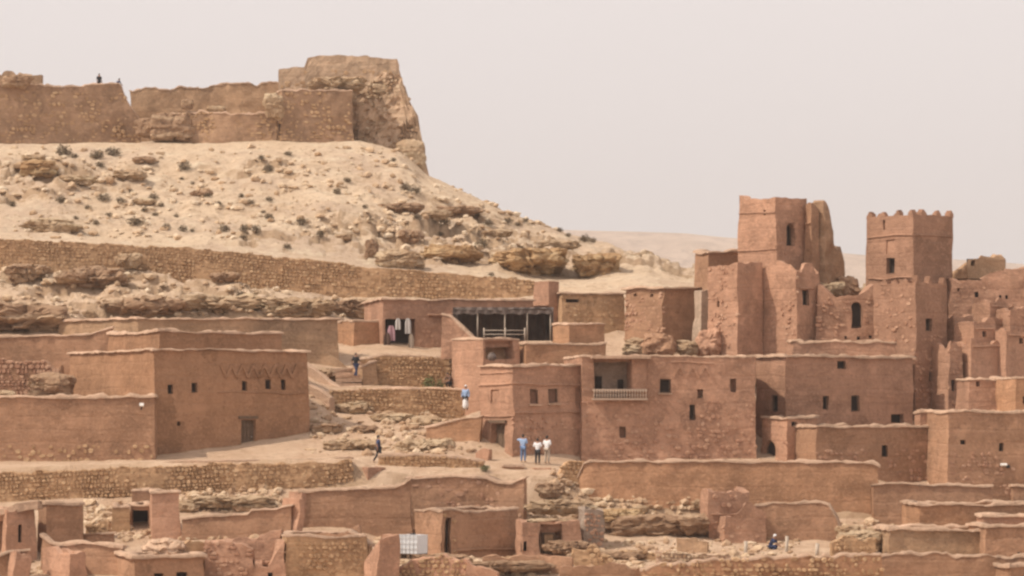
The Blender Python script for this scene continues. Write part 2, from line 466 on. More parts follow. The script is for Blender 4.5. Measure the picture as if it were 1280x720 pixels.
def terrain():
    us = np.concatenate([np.linspace(-3000, -400, 14)[:-1], np.arange(-400, -40, 12), np.arange(-40, 1320, 3.0), np.arange(1320, 1700, 12), np.linspace(1700, 4300, 14)])
    ys = np.concatenate([[-300, -60, 0, 8, 14, 22, 30, 50, 80, 110, 130], np.arange(150, 166, 2), np.arange(166, 240, 0.4), [239.2, 239.5, 239.9, 240.3],
                         np.arange(240.5, 300, 0.34), np.arange(300, 330, 1.2), np.arange(332, 420, 6), [460, 520, 600, 700, 850, 1000, 1300, 1700, 2400, 3400, 4600]])
    ys = np.unique(np.round(ys, 3))
    U, YY = np.meshgrid(us, ys, indexing='ij')
    XX = kx(U) * np.maximum(YY, 90)
    Z = ground(XX.ravel(), YY.ravel()).reshape(XX.shape)
    G = np.stack([XX, YY, Z], -1)
    n, m = U.shape
    i, j = np.meshgrid(np.arange(n - 1), np.arange(m - 1), indexing='ij')
    a = (i * m + j).ravel()
    Fs = np.stack([a, a + m, a + m + 1, a + 1], 1)
    me = bpy.data.meshes.new('ground')
    me.vertices.add(n * m)
    me.vertices.foreach_set('co', G.reshape(-1))
    me.loops.add(len(Fs) * 4)
    me.loops.foreach_set('vertex_index', Fs.reshape(-1))
    me.polygons.add(len(Fs))
    me.polygons.foreach_set('loop_start', np.arange(len(Fs)) * 4)
    me.polygons.foreach_set('loop_total', np.full(len(Fs), 4))
    me.polygons.foreach_set('use_smooth', np.ones(len(Fs), bool))
    me.update(calc_edges=True)
    me.validate()
    m_, nt, b = nodes('dry_earth')
    pos = nt.nodes.new('ShaderNodeNewGeometry').outputs['Position']
    sep = nt.nodes.new('ShaderNodeSeparateXYZ')
    nt.links.new(pos, sep.inputs[0])
    hill = ramp(nt, mathn(nt, 'ADD', sep.outputs['Y'], mathn(nt, 'MULTIPLY', nz(nt, pos, 0.3, 3), 6)), 222, 246)
    low = mix(nt, ramp(nt, nz(nt, pos, 0.35, 6, 0.65), 0.42, 0.62), (0.72, 0.525, 0.37), (0.60, 0.41, 0.275))
    high = mix(nt, ramp(nt, nz(nt, pos, 0.16, 6, 0.65), 0.40, 0.62), (0.72, 0.56, 0.40), (0.64, 0.475, 0.325))
    high = mix(nt, ramp(nt, nz(nt, pos, 0.11, 5, 0.7), 0.47, 0.60), high, (0.60, 0.45, 0.325))
    high = mix(nt, ramp(nt, nz(nt, pos, 0.5, 5, 0.7), 0.54, 0.68), high, (0.73, 0.60, 0.44))
    c = mix(nt, hill, low, high)
    fine = nz(nt, pos, 1.6, 8, 0.8)
    c = mix(nt, ramp(nt, fine, 0.51, 0.66), c, mix(nt, hill, (0.50, 0.33, 0.215), (0.45, 0.31, 0.20)))
    c = mix(nt, ramp(nt, nz(nt, pos, 4.0, 6, 0.75), 0.58, 0.74), c, (0.66, 0.53, 0.39))
    sn = nt.nodes.new('ShaderNodeSeparateXYZ')
    nt.links.new(nt.nodes.new('ShaderNodeNewGeometry').outputs['True Normal'], sn.inputs[0])
    steep = mathn(nt, 'MULTIPLY', ramp(nt, sn.outputs['Z'], 0.80, 0.55), 0.75)   # bare rock shows on the steep risers
    c = mix(nt, steep, c, mix(nt, ramp(nt, nz(nt, pos, 0.8, 5, 0.7), .4, .65), (0.50, 0.345, 0.215), (0.38, 0.245, 0.15)))
    nt.links.new(c, b.inputs['Base Color'])
    b.inputs['Roughness'].default_value = 0.97
    b.inputs['Specular IOR Level'].default_value = 0.05
    bump(nt, mathn(nt, 'ADD', fine, nz(nt, pos, 5, 6, 0.75)), b, 1.0, 0.22)
    me.materials.append(m_)
    o = bpy.data.objects.new('ground', me)
    COL.objects.link(o)
    tag(o, kind='structure')

    # far plateau beyond the valley
    us = np.arange(-900, 2200, 12.0)
    ys = np.linspace(2200, 4200, 46)
    U, YY = np.meshgrid(us, ys, indexing='ij')
    XX = kx(U) * YY
    P = np.stack([XX.ravel(), YY.ravel(), 0 * XX.ravel()], 1)
    top = np.interp(U, [-900, 700, 780, 860, 940, 1060, 1280, 2200], [288, 287, 288, 291, 298, 316, 330, 336])
    t = np.clip((YY - 2200) / 1300, 0, 1)
    z = -32 + (rowz(top, 3500) + 32) * t ** 0.8
    n_ = (9 * vn(P, 0.006, 31) + 4 * vn(P, 0.017, 32)).reshape(U.shape) + 2.5 * (1 - np.abs(vn(P * np.array((1, .3, 1)), 0.02, 33))).reshape(U.shape)
    z = z + n_ * np.sin(np.clip(t, 0, 0.93) * math.pi)
    mb = MB()
    mb.grid(np.stack([XX, YY, z], -1))
    pm, nt, b = nodes('far_plateau_earth')
    pos = nt.nodes.new('ShaderNodeNewGeometry').outputs['Position']
    c = mix(nt, ramp(nt, nz(nt, pos, 0.02, 6, 0.7, (1, 0.4, 1)), 0.4, 0.65), (0.66, 0.50, 0.38), (0.50, 0.36, 0.26))
    c = mix(nt, ramp(nt, nz(nt, pos, 0.06, 6, 0.75, (1, 0.3, 2)), 0.5, 0.65), c, (0.44, 0.315, 0.23))
    nt.links.new(c, b.inputs['Base Color'])
    b.inputs['Roughness'].default_value = 1
    bump(nt, nz(nt, pos, 0.05, 8, 0.75), b, 1.0, 8.0)
    o = mb.build('plateau_hill', pm)
    tag(o, kind='structure')
terrain()

# ------------------------------------------------------------------ haze: dusty air round everything
hz = MB()
hz.box((-3400, -420, -45), (3400, 4700, 310))
hm = bpy.data.materials.new('dusty_air')
hm.use_nodes = True
hnt = hm.node_tree
hnt.nodes.clear()
pv = hnt.nodes.new('ShaderNodeVolumePrincipled')
pv.inputs['Color'].default_value = (0.93, 0.87, 0.83, 1)
pv.inputs['Density'].default_value = 0.00017
ho = hnt.nodes.new('ShaderNodeOutputMaterial')
hnt.links.new(pv.outputs[0], ho.inputs['Volume'])
hzo = hz.build('haze', hm, smooth=False)
tag(hzo, kind='stuff')

# ------------------------------------------------------------------ walls and houses
def rough(V, amp=0.07, seed=0):
    return amp * vecnoise(V, 0.55, 40 + seed) + 0.5 * amp * vecnoise(V, 1.7, 60 + seed) + 0.22 * amp * vecnoise(V, 4.3, 80 + seed)

def subdiv(a, b, cuts, cell):
    pts = sorted(set([a, b] + [c for c in cuts if a + 1e-4 < c < b - 1e-4]))
    out = [pts[0]]
    for p, q in zip(pts[:-1], pts[1:]):
        n = max(1, int(round((q - p) / cell)))
        out += [p + (q - p) * k / n for k in range(1, n + 1)]
    return np.array(out)

def offset_poly(P, d):
    """move every edge of a counter-clockwise polygon inward by d"""
    n = len(P)
    out = []
    for i in range(n):
        a, b, c = P[i - 1], P[i], P[(i + 1) % n]
        d1 = (b - a) / np.linalg.norm(b - a); d2 = (c - b) / np.linalg.norm(c - b)
        n1 = np.array((-d1[1], d1[0])); n2 = np.array((-d2[1], d2[0]))
        bis = n1 + n2
        out.append(b + bis * d / max(0.25, 1 + n1.dot(n2)))
    return out

def hexstone(mb, c, u, v, n, w, h, d, rs, warp=None):
    a0 = rs.uniform(0, 1)
    V = []
    for dep, k in ((-0.12, 1.0), (d, 0.70)):
        ox, oz = (rs.uniform(-.06, .06) * w, rs.uniform(-.06, .06) * h) if dep > 0 else (0, 0)
        for i in range(6):
            a = (i + a0) * math.pi / 3
            q = rs.uniform(0.86, 1.1) * k
            V.append(c + u * (math.cos(a) * w * .55 * q + ox) + v * (math.sin(a) * h * .57 * q + oz) + n * (dep + (rs.uniform(-.25, .25) * d if dep > 0 else 0)))
    V = np.array(V)
    if warp is not None:
        V = warp(V)
    mb.add(V, [(6, 7, 8, 9, 10, 11)] + [(i, (i + 1) % 6, 6 + (i + 1) % 6, 6 + i) for i in range(6)], tint=rs.random())

def stone_patch(mb, o, u, v, nrm, w, h, size, rs, warp=None, keep=1.0, ztop=None, holes=()):
    """irregular stones set proud of a wall face: origin o, unit axes u and v, outward normal nrm"""
    z = 0.0
    while z < h - size * 0.3:
        rh = size * rs.uniform(0.55, 1.25)
        x = -size * rs.random() * 0.5
        while x < w - size * 0.2:
            rw = size * rs.uniform(0.7, 1.8)
            if rs.random() < keep:
                xc, zc = x + rw / 2, z + rh / 2
                if any(a - .55 * rw < xc < b + .55 * rw and c - .55 * rh < zc + o[2] < e + .55 * rh for a, b, c, e in holes):
                    pass
                elif 0.05 < xc < w - 0.05 and zc < h and (ztop is None or (o + v * zc)[2] + rh * .5 < ztop((o + u * xc)[:2])[0]):
                    hexstone(mb, o + u * xc + v * (zc + rs.uniform(-.2, .2) * size), u, v, nrm, rw, rh, rs.uniform(0.02, 0.07), rs, warp)
            x += rw
        z += rh

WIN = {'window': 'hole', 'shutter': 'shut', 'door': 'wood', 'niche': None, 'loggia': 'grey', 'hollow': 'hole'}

def house(name, label, cat, pxl, pxc, pxr, Y, yt, yb, rot=30, ops=(), mat='brown', cope=True, prof=None, rag=0.0, batter=0.025,
          par=0.5, stones=(), group=None, cell=0.32, amp=0.07, depth=None, lrot=None, found=1.6, seed=0, merlons=None, smat='stones', t=0.42, lips=(), crag=0.0):
    """a four-cornered building; C is the corner nearest the viewer, one face runs to pxr on the right, the other to pxl on the left"""
    rr = R(rot); lr = R(rot if lrot is None else lrot)
    dR = np.array((math.cos(rr), math.sin(rr))); dL = np.array((-math.sin(lr), math.cos(lr)))
    C = np.array((kx(pxc) * Y, Y))
    k = kx(pxr)
    lenR = (k * Y - C[0]) / (dR[0] - k * dR[1])
    if depth is None:
        k = kx(pxl)
        lenL = (k * Y - C[0]) / (dL[0] - k * dL[1])
    else:
        lenL = depth
    B = C + dR * lenR; A = C + dL * lenL; D = A + B - C
    poly = [C, B, D, A]                                  # counter-clockwise seen from above
    zt0, zb0 = rowz(yt, Y), rowz(yb, Y) - found
    cen = sum(poly) / 4
    rt = root(name, (cen[0], cen[1], zb0 + found), label, cat, group)
    def warp(V):
        V = np.array(V, float)
        hgt = V[:, 2] - (zb0 + found)
        q = np.linalg.solve(np.stack([dR, dL], 1), (V[:, :2] - cen).T)
        for a_, L_ in ((0, lenR), (1, lenL)):
            q[a_] *= np.clip(1 - batter * hgt / (L_ / 2), 0.6, 1.1)
        V[:, :2] = cen + (np.stack([dR, dL], 1) @ q).T
        return V
    def ztop(p):
        p = np.atleast_2d(p)
        if prof is not None:
            px = 640 + F * p[:, 0] / p[:, 1]
            z = rowz(np.interp(px, [a for a, _ in prof], [b for _, b in prof]), Y)
        else:
            z = np.full(len(p), zt0)
        if rag:
            Q = np.concatenate([p, np.zeros((len(p), 1))], 1)
            st = _h(np.floor(p[:, 0] * 1.3 + .4 * vn(Q, .9, 93)).astype(np.int64), np.floor(p[:, 1] * 1.3).astype(np.int64), np.int64(seed), 94)
            z = z + rag * (0.45 * vn(Q, 0.8, 90 + seed) + 0.4 * vn(Q, 2.6, 91 + seed) + .45 * st) - rag * 0.3
        else:
            Q = np.concatenate([p, np.zeros((len(p), 1))], 1)
            z = z + 0.03 * vn(Q, 0.35, 92 + seed)
        return z
    edges = [('R', C, B), ('X', B, D), ('Y', D, A), ('L', A, C)]
    wall = MB()
    todo = []
    tt = min(t, 0.3 * min(lenR, lenL))
    inner = offset_poly(poly, tt)
    small = min(lenR, lenL) < 2.2
    zroof = min(zt0, float(ztop(np.array(poly)).min())) - (0.08 if small else par)
    for ei, (fid, p, q) in enumerate(edges):
        d = q - p; L = np.linalg.norm(d); d = d / L
        nrm = np.array((d[1], -d[0]))                    # outward
        mine = []
        for op in ops:
            if op[0] != fid:
                continue
            x0, y0, x1, y1, kind = op[1:6]
            dep = op[6] if len(op) > 6 else {'loggia': 1.6, 'niche': 0.10, 'door': 0.28, 'shutter': 0.16}.get(kind, 0.34)
            us = []
            for x in (x0, x1):                           # where the line of sight meets the face
                kk = kx(x)
                us.append((kk * p[1] - p[0]) / (d[0] - kk * d[1]))
            um = 0.5 * (us[0] + us[1]); ym = (p + d * um)[1]
            mine.append((min(us), max(us), rowz(y1, ym), rowz(y0, ym), kind, dep, op[7] if len(op) > 7 else {}))
        ucuts = [c for m_ in mine for c in m_[:2]]
        zbr = max([m_[3] for m_ in mine], default=zb0 + 0.1) + 0.03
        zc = cell if fid in 'RL' else cell * 2.5
        us = subdiv(0, L, ucuts, zc)
        zlow = subdiv(zb0, zbr, [c for m_ in mine for c in m_[2:4]], zc)
        xy = p[None, :] + us[:, None] * d[None, :]
        zt = np.maximum(ztop(xy), zbr + 0.02)
        nup = max(2, int(round((zt.max() - zbr) / zc)))
        fr = np.linspace(0, 1, nup + 1)[1:]
        Z = np.concatenate([np.repeat(zlow[None, :], len(us), 0), zbr + (zt - zbr)[:, None] * fr[None, :]], 1)
        G = np.stack([np.repeat(xy[:, :1], Z.shape[1], 1), np.repeat(xy[:, 1:], Z.shape[1], 1), Z], -1)
        skip = np.zeros((len(us) - 1, Z.shape[1] - 1), bool)
        um_ = 0.5 * (us[1:] + us[:-1]); zm = 0.5 * (zlow[1:] + zlow[:-1])
        for (a, b, c, e, kind, dep, ex) in mine:
            ii = np.where((um_ > a) & (um_ < b))[0]; jj = np.where((zm > c) & (zm < e))[0]
            for i in ii:
                skip[i, jj] = True
        wall.grid(G, skip=skip)
        # reveals
        for m_ in mine:
            a, b, c, e, kind, dep, ex = m_
            def q3(u, z, dd):
                xy_ = p + d * u - nrm * dd
                return (xy_[0], xy_[1], z)
            for (u0, z0, u1, z1) in ((a, c, b, c), (b, c, b, e), (b, e, a, e), (a, e, a, c)):
                wall.add([q3(u0, z0, 0), q3(u1, z1, 0), q3(u1, z1, dep + .02), q3(u0, z0, dep + .02)], [(0, 1, 2, 3)])
            todo.append((p, d, nrm, m_))
        # top of the wall and the inner side of the parapet
        pi, qi = inner[ei], inner[(ei + 1) % 4]
        xyi = pi[None, :] + (us / L)[:, None] * (qi - pi)[None, :]
        zi = zt - 0.02
        rows = [np.concatenate([xy, zt[:, None]], 1), np.concatenate([xyi, zi[:, None]], 1),
                np.concatenate([xyi, np.full((len(us), 1), zroof - 0.05)], 1)]
        wall.grid(np.stack(rows[:2], 1))
        wall.grid(np.stack(rows[1:], 1))
    full = lambda V: warp(V)
    wall.v = [warp(np.concatenate(wall.v))]
    wall.displace(lambda V: rough(V, amp, seed))
    if crag:
        def crags(V):
            wv = V * np.array((.55, .55, .8)) + .5 * vecnoise(V, .6, seed + 7)
            ci = np.floor(wv).astype(np.int64); c2 = np.floor(wv * 2.2 + .4).astype(np.int64)
            o_ = V - np.array((cen[0], cen[1] + 3, 0)); o_[:, 2] = 0
            o_ /= np.linalg.norm(o_, axis=1, keepdims=True) + 1e-6
            return o_ * (crag * (_h(ci[:, 0], ci[:, 1], ci[:, 2], 3) * .6 + _h(c2[:, 0], c2[:, 1], c2[:, 2], 4) * .4))[:, None]
        wall.displace(crags)
    wo_ = part(wall, 'wall', mat, rt, smooth=not crag)
    # roof
    rf = MB()
    i4 = offset_poly(poly, tt * 0.8)
    n = 9
    gu = np.linspace(0, 1, n)
    G = np.array([[np.append(i4[0] * (1 - a) * (1 - b) + i4[1] * a * (1 - b) + i4[2] * a * b + i4[3] * (1 - a) * b, zroof) for b in gu] for a in gu])
    rf.grid(G)
    rf.v = [warp(np.concatenate(rf.v))]
    rf.displace(lambda V: 0.6 * rough(V, amp, seed + 3) * np.array((0, 0, 1)))
    part(rf, 'roof', 'roof', rt)
    # coping
    if cope:
        ov, h = 0.18, 0.10
        if isinstance(cope, tuple):
            ov, h = cope
        po, pin = offset_poly(poly, -ov), offset_poly(poly, tt + 0.07)
        cp = MB()
        for ei, (fid, p, q) in enumerate(edges):
            L = np.linalg.norm(q - p)
            us = np.linspace(0, 1, max(3, int(L / 0.28)))
            rows = []
            mid = p[None, :] + us[:, None] * (q - p)[None, :]
            zt = ztop(mid)
            hq = np.clip(1.0 + 0.8 * vn(np.concatenate([mid, zt[:, None]], 1), 1.5, 95 + seed) + .35 * vn(np.concatenate([mid, zt[:, None]], 1), 5.0, 98), .3, 1.6)
            jit = 0.03 * vn(np.concatenate([mid, zt[:, None]], 1), 3.9, 96 + seed)
            drp = 0.05 * vn(np.concatenate([mid, zt[:, None]], 1), 0.9, 97 + seed)
            for pp, hh in ((po, -0.03), (po, h * 0.8), (None, h), (pin, h * 0.7), (pin, -0.03)):
                if pp is None:
                    a, b = (po[ei] + pin[ei]) / 2, (po[(ei + 1) % 4] + pin[(ei + 1) % 4]) / 2
                else:
                    a, b = pp[ei], pp[(ei + 1) % 4]
                xy = a[None, :] + us[:, None] * (b - a)[None, :]
                rows.append(np.concatenate([xy, (zt + (hh * hq if hh > 0 else hh) + drp + (jit if hh > 0 else 0))[:, None]], 1))
            rows.append(rows[0])
            cp.grid(np.stack(rows, 1))
        cp.v = [warp(np.concatenate(cp.v))]
        cp.displace(lambda V: rough(V, amp * 0.8, seed) + 0.035 * vecnoise(V, 2.6, 130))
        part(cp, 'coping', 'cope', rt)
    # windows and doors
    for (p, d, nrm, (a, b, c, e, kind, dep, ex)) in todo:
        wm = MB()
        u3, n3, zv = np.array((d[0], d[1], 0)), np.array((nrm[0], nrm[1], 0)), np.array((0, 0, 1.0))
        def ctr(u, z, dd):
            xy_ = p + d * u - nrm * dd
            return np.array((xy_[0], xy_[1], z))
        w, hgt = b - a, e - c
        mt = ex.get('mat') or WIN[kind] or mat
        nm = {'loggia': 'loggia_wall', 'niche': 'niche_panel', 'door': 'door', 'hollow': 'opening'}.get(kind, 'window')
        if kind == 'door':                               # boards with open joints
            nb = max(3, int(w / 0.22))
            for i in range(nb):
                wm.obox(ctr(a + (i + 0.5) * w / nb, (c + e) / 2, dep + 0.02 + 0.012 * (i % 2)), u3 * (w / nb / 2 - 0.012), n3 * 0.03, zv * (hgt / 2 + 0.02))
            for zz in (0.22, 0.78):
                wm.obox(ctr((a + b) / 2, c + hgt * zz, dep - 0.03), u3 * (w / 2), n3 * 0.02, zv * 0.06)
        else:
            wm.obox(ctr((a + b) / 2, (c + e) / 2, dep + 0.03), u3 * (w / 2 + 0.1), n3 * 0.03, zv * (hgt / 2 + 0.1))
        wm.v = [warp(np.concatenate(wm.v))]
        wob = part(wm, nm, mt, rt, smooth=False)
        if kind in ('window', 'shutter') and w > 0.33:
            fm = MB()
            g = min(0.06, w * 0.12)
            for (uu, zz, hu, hz_) in ((a + g / 2, (c + e) / 2, g / 2, hgt / 2), (b - g / 2, (c + e) / 2, g / 2, hgt / 2), ((a + b) / 2, c + g / 2, w / 2 - g - .003, g / 2),
                                      ((a + b) / 2, e - g / 2, w / 2 - g - .003, g / 2)):
                fm.obox(ctr(uu, zz, dep - 0.10), u3 * hu, n3 * 0.03, zv * hz_)
            fm.v = [warp(np.concatenate(fm.v))]
            part(fm, 'frame', 'wood', wob, smooth=False)
        if kind == 'door':
            lm = MB()
            lm.obox(ctr((a + b) / 2, e + 0.11, -0.01), u3 * (w / 2 + 0.2), n3 * 0.09, zv * 0.09)
            lm.v = [warp(np.concatenate(lm.v))]
            part(lm, 'lintel', 'wood', rt, smooth=False)
            hm_ = MB()
            q0 = ctr(a + w * 0.82, c + hgt * 0.45, dep - 0.08)
            hm_.tube(q0 - n3 * 0.04, q0 + n3 * 0.04, 0.035)
            hm_.v = [warp(np.concatenate(hm_.v))]
            part(hm_, 'handle', 'metal', wob)
        if ex.get('sill'):
            sm = MB()
            sm.obox(ctr((a + b) / 2, c - 0.06, -0.06), u3 * (w / 2 + 0.12), n3 * 0.10, zv * 0.05)
            sm.v = [warp(np.concatenate(sm.v))]
            part(sm, 'sill', 'cope', wob, smooth=False)
        if ex.get('arch'):
            for sgn in (0, 1):
                am = MB()
                rx, rz, N = w / 2, min(hgt * 0.35, w * 0.6), 6
                u0 = (a, b)[sgn]
                V = [ctr(u0, e, -0.004), ctr(u0, e, dep - .05)]
                for i in range(N + 1):
                    an = math.pi / 2 * i / N
                    uu = u0 + (1 - 2 * sgn) * rx * (1 - math.cos(an))
                    zz = e - rz + rz * math.sin(an)
                    V += [ctr(uu, zz, -0.004), ctr(uu, zz, dep - .05)]
                Fs = []
                for i in range(N):
                    f0, b0, f1, b1 = 2 + 2 * i, 3 + 2 * i, 4 + 2 * i, 5 + 2 * i
                    Fs += [(0, f0, f1), (1, b1, b0), (f0, b0, b1, f1)]
                am.add(V, Fs)
                am.v = [warp(np.concatenate(am.v))]
                part(am, 'arch', mat, rt, smooth=False)
    # ledges: ('R', px0, px1, row, drop_m)
    for (fid, x0, x1, row, proud) in lips:
        p, q = [(p_, q_) for f_, p_, q_ in edges if f_ == fid][0]
        d = (q - p) / np.linalg.norm(q - p); nrm = np.array((d[1], -d[0]))
        us = [(kx(x) * p[1] - p[0]) / (d[0] - kx(x) * d[1]) for x in (x0, x1)]
        ym = (p + d * sum(us) / 2)[1]
        z = rowz(row, ym)
        n_ = max(2, int((us[1] - us[0]) / 0.4))
        lm = MB()
        rows = []
        for uu in np.linspace(us[0], us[1], n_):
            xy_ = p + d * uu
            rows.append([(xy_[0] - nrm[0] * .1, xy_[1] - nrm[1] * .1, z - .07), (xy_[0] + nrm[0] * proud, xy_[1] + nrm[1] * proud, z - .06),
                         (xy_[0] + nrm[0] * proud, xy_[1] + nrm[1] * proud, z + .06), (xy_[0] - nrm[0] * .1, xy_[1] - nrm[1] * .1, z + .08)])
        lm.grid(np.array(rows))
        lm.add([rows[0][i] for i in range(4)], [(0, 1, 2, 3)]); lm.add([rows[-1][i] for i in range(4)], [(3, 2, 1, 0)])
        lm.v = [warp(np.concatenate(lm.v))]
        lm.displace(lambda V: rough(V, amp, seed))
        part(lm, 'string_course', mat, rt)
    # stone facing: ('R', row_top, row_bottom, size, keep[, px0, px1])
    rs = random.Random(seed + 11)
    for st in stones:
        fid, y0, y1, size, keep = st[:5]
        p, q = [(p_, q_) for f_, p_, q_ in edges if f_ == fid][0]
        d = (q - p); L = np.linalg.norm(d); d = d / L
        nrm = np.array((d[1], -d[0], 0))
        u0, u1 = 0, L
        if len(st) > 5:
            u0, u1 = sorted((kx(x) * p[1] - p[0]) / (d[0] - kx(x) * d[1]) for x in st[5:7])
        sm = MB()
        za, zb_ = rowz(y1, p[1]), rowz(y0, p[1])
        stone_patch(sm, np.array((*(p + d * u0), za)), np.array((d[0], d[1], 0)), np.array((0, 0, 1.0)), nrm, u1 - u0, zb_ - za, size * .72, rs, warp, keep, ztop, [(a - u0, b - u0, c, e) for (p_, d_, n_, (a, b, c, e, *_r)) in todo if np.allclose(p_, p)])
        part(sm, 'stones', smat, rt, smooth=False, tints=True, kind='stuff')
    if merlons:
        for (fid, fr_list, mw, mh) in merlons:
            p, q = [(p_, q_) for f_, p_, q_ in edges if f_ == fid][0]
            d = (q - p); L = np.linalg.norm(d); d = d / L
            nrm = np.array((d[1], -d[0]))
            for fr in fr_list:
                mm = MB()
                c2 = p + d * (L * fr) - nrm * tt * 0.5
                zt = float(ztop(c2)[0])
                for (s0, z0, z1) in ((1.0, -0.1, mh * 0.5), (0.62, mh * 0.5 - .02, mh * 0.8), (0.3, mh * 0.8 - .02, mh)):
                    mm.obox((c2[0], c2[1], zt + (z0 + z1) / 2), np.array((*d, 0)) * mw / 2 * s0, np.array((*nrm, 0)) * tt * (0.45 + .04 * s0), np.array((0, 0, (z1 - z0) / 2)))
                mm.v = [warp(np.concatenate(mm.v))]
                mm.displace(lambda V: 1.4 * rough(V, 0.09, seed) + 0.06 * vecnoise(V, 1.2, seed + 5))
                part(mm, 'merlon', mat, rt, smooth=False)
    rt['_'] = 0
    del rt['_']
    return dict(root=rt, C=C, A=A, B=B, D=D, dR=dR, dL=dL, lenR=lenR, lenL=lenL, zt=zt0, zb=zb0 + found, zroof=zroof, warp=warp)

def wall(name, label, cat, pts, mat='brown', thick=0.5, cope=True, rag=0.0, stone=None, group=None, cell=0.32, amp=0.08, seed=0, found=1.2, smat='stones', lean=0.06, keep=0.96):
    """a free-standing or retaining wall along (px, row_top, row_bottom, Y) points"""
    C2 = np.array([(kx(a[0]) * a[3], a[3]) for a in pts])
    zt_ = np.array([rowz(a[1], a[3]) for a in pts]); zb_ = np.array([rowz(a[2], a[3]) for a in pts])
    seg = np.concatenate([[0], np.cumsum(np.linalg.norm(np.diff(C2, axis=0), axis=1))])
    cell = min(cell, .22) if rag >= .2 else cell
    s = subdiv(0, seg[-1], list(seg[1:-1]), cell)
    xy = np.stack([np.interp(s, seg, C2[:, 0]), np.interp(s, seg, C2[:, 1])], 1)
    zt, zb = np.interp(s, seg, zt_), np.interp(s, seg, zb_) - found
    tg = np.gradient(xy, s, axis=0); tg /= np.linalg.norm(tg, axis=1)[:, None]
    nr = np.stack([tg[:, 1], -tg[:, 0]], 1)              # towards the viewer for walls running left to right
    Q = np.concatenate([xy, np.zeros((len(s), 1))], 1)
    zt = zt + (rag * (0.5 * vn(Q, 0.7, 190 + seed) + 0.4 * vn(Q, 2.4, 191 + seed) + .4 * _h(np.floor(s * 1.4 + .5 * vn(Q, 1.1, 193)).astype(np.int64), np.int64(seed), np.int64(2), 194)) if rag else 0.035 * vn(Q, 0.4, 192 + seed))
    mid = xy.mean(0)
    rt = root(name, (mid[0], mid[1], float((zb + found).mean())), label, cat, group)
    nzc = max(3, int(round((zt - zb).max() / cell)))
    fr = np.linspace(0, 1, nzc + 1)
    def face(side):
        G = np.zeros((len(s), nzc + 1, 3))
        for j, f in enumerate(fr):
            ofs = side * (thick / 2 + lean * (1 - f) * (zt - zb))
            G[:, j, :2] = xy + nr * ofs[:, None]
            G[:, j, 2] = zb + (zt - zb) * f
        return G
    Fg, Bg = face(1), face(-1)
    mb = MB()
    mb.grid(Fg); mb.grid(Bg, flip=True)
    topg = np.stack([Fg[:, -1], 0.5 * (Fg[:, -1] + Bg[:, -1]) + np.array((0, 0, 0.03)), Bg[:, -1]], 1)
    mb.grid(topg)
    for e, fl in ((0, True), (-1, False)):
        nt_ = max(2, int(thick / cell))
        w = np.linspace(0, 1, nt_ + 1)[:, None, None]
        mb.grid(Fg[e][None] * (1 - w) + Bg[e][None] * w, flip=fl)
    mb.displace(lambda V: rough(V, amp, seed))
    wo_ = part(mb, 'wall' if not stone else 'core', mat, rt)
    if cope:
        ov, h = (0.12, 0.10) if cope is True else cope
        hq = np.clip(1.0 + 0.8 * vn(Q, 1.4, 195 + seed) + .35 * vn(Q, 5.0, 198), .3, 1.6)
        jit = 0.03 * vn(Q, 3.7, 197 + seed)
        dr = 0.05 * vn(Q, 0.8, 196 + seed)
        ss = xy + tg * 0
        ss[0] -= tg[0] * ov; ss[-1] += tg[-1] * ov
        rows = []
        for o_, hh in ((thick / 2 + ov, -0.04), (thick / 2 + ov, h * 0.75), (0, h), (-thick / 2 - ov, h * 0.75), (-thick / 2 - ov, -0.04), (thick / 2 + ov, -0.04)):
            rows.append(np.concatenate([ss + nr * o_, (zt + (hh * hq if hh > 0 else hh) + dr + (jit if hh > 0 else 0))[:, None]], 1))
        cp = MB()
        G = np.stack(rows, 1)
        cp.grid(G)
        cp.add(G[0, :5], [(0, 1, 2, 3, 4)]); cp.add(G[-1, :5], [(4, 3, 2, 1, 0)])
        cp.displace(lambda V: rough(V, amp, seed) + 0.035 * vecnoise(V, 2.6, 131))
        part(cp, 'coping', 'cope', rt)
    if stone:
        stone = stone * .64
        rs = random.Random(seed + 5)
        sm = MB()
        step = 1.0
        # laid stone by stone along the curved face
        z = 0.0
        hmax = float((zt - zb).max())
        while z < hmax:
            rh = stone * rs.uniform(0.5, 1.4)
            x = -stone * rs.random()
            while x < seg[-1]:
                rw = stone * (rs.uniform(0.6, 1.7) if rs.random() < .85 else rs.uniform(1.7, 2.8))
                c = min(max(x + rw / 2, 0), seg[-1])
                ztc, zbc = np.interp(c, s, zt), np.interp(c, s, zb)
                z0, z1 = zbc + z, min(zbc + z + rh, ztc + 0.05)
                if z1 > z0 + 0.07 and x > -stone * .5 and x + rw < seg[-1] + .2 and rs.random() < keep:
                    cx = np.array((np.interp(c, s, xy[:, 0]), np.interp(c, s, xy[:, 1])))
                    n2 = np.array((np.interp(c, s, nr[:, 0]), np.interp(c, s, nr[:, 1]))); t2 = np.array((-n2[1], n2[0]))
                    f = (0.5 * (z0 + z1) - zbc) / (ztc - zbc)
                    o_ = thick / 2 + lean * (1 - f) * (ztc - zbc)
                    d = rs.uniform(0.03, 0.13) * (1 if keep > .6 else .3)
                    p2 = cx + n2 * o_
                    hexstone(sm, np.array((p2[0], p2[1], 0.5 * (z0 + z1) + rs.uniform(-.15, .15) * rh)), np.array((*t2, 0)), np.array((0, 0, 1.0)), np.array((*n2, 0)), rw, z1 - z0, d, rs)
                x += rw
            z += rh
        part(sm, 'stones', smat, rt, smooth=False, tints=True, kind='stuff')
    return rt

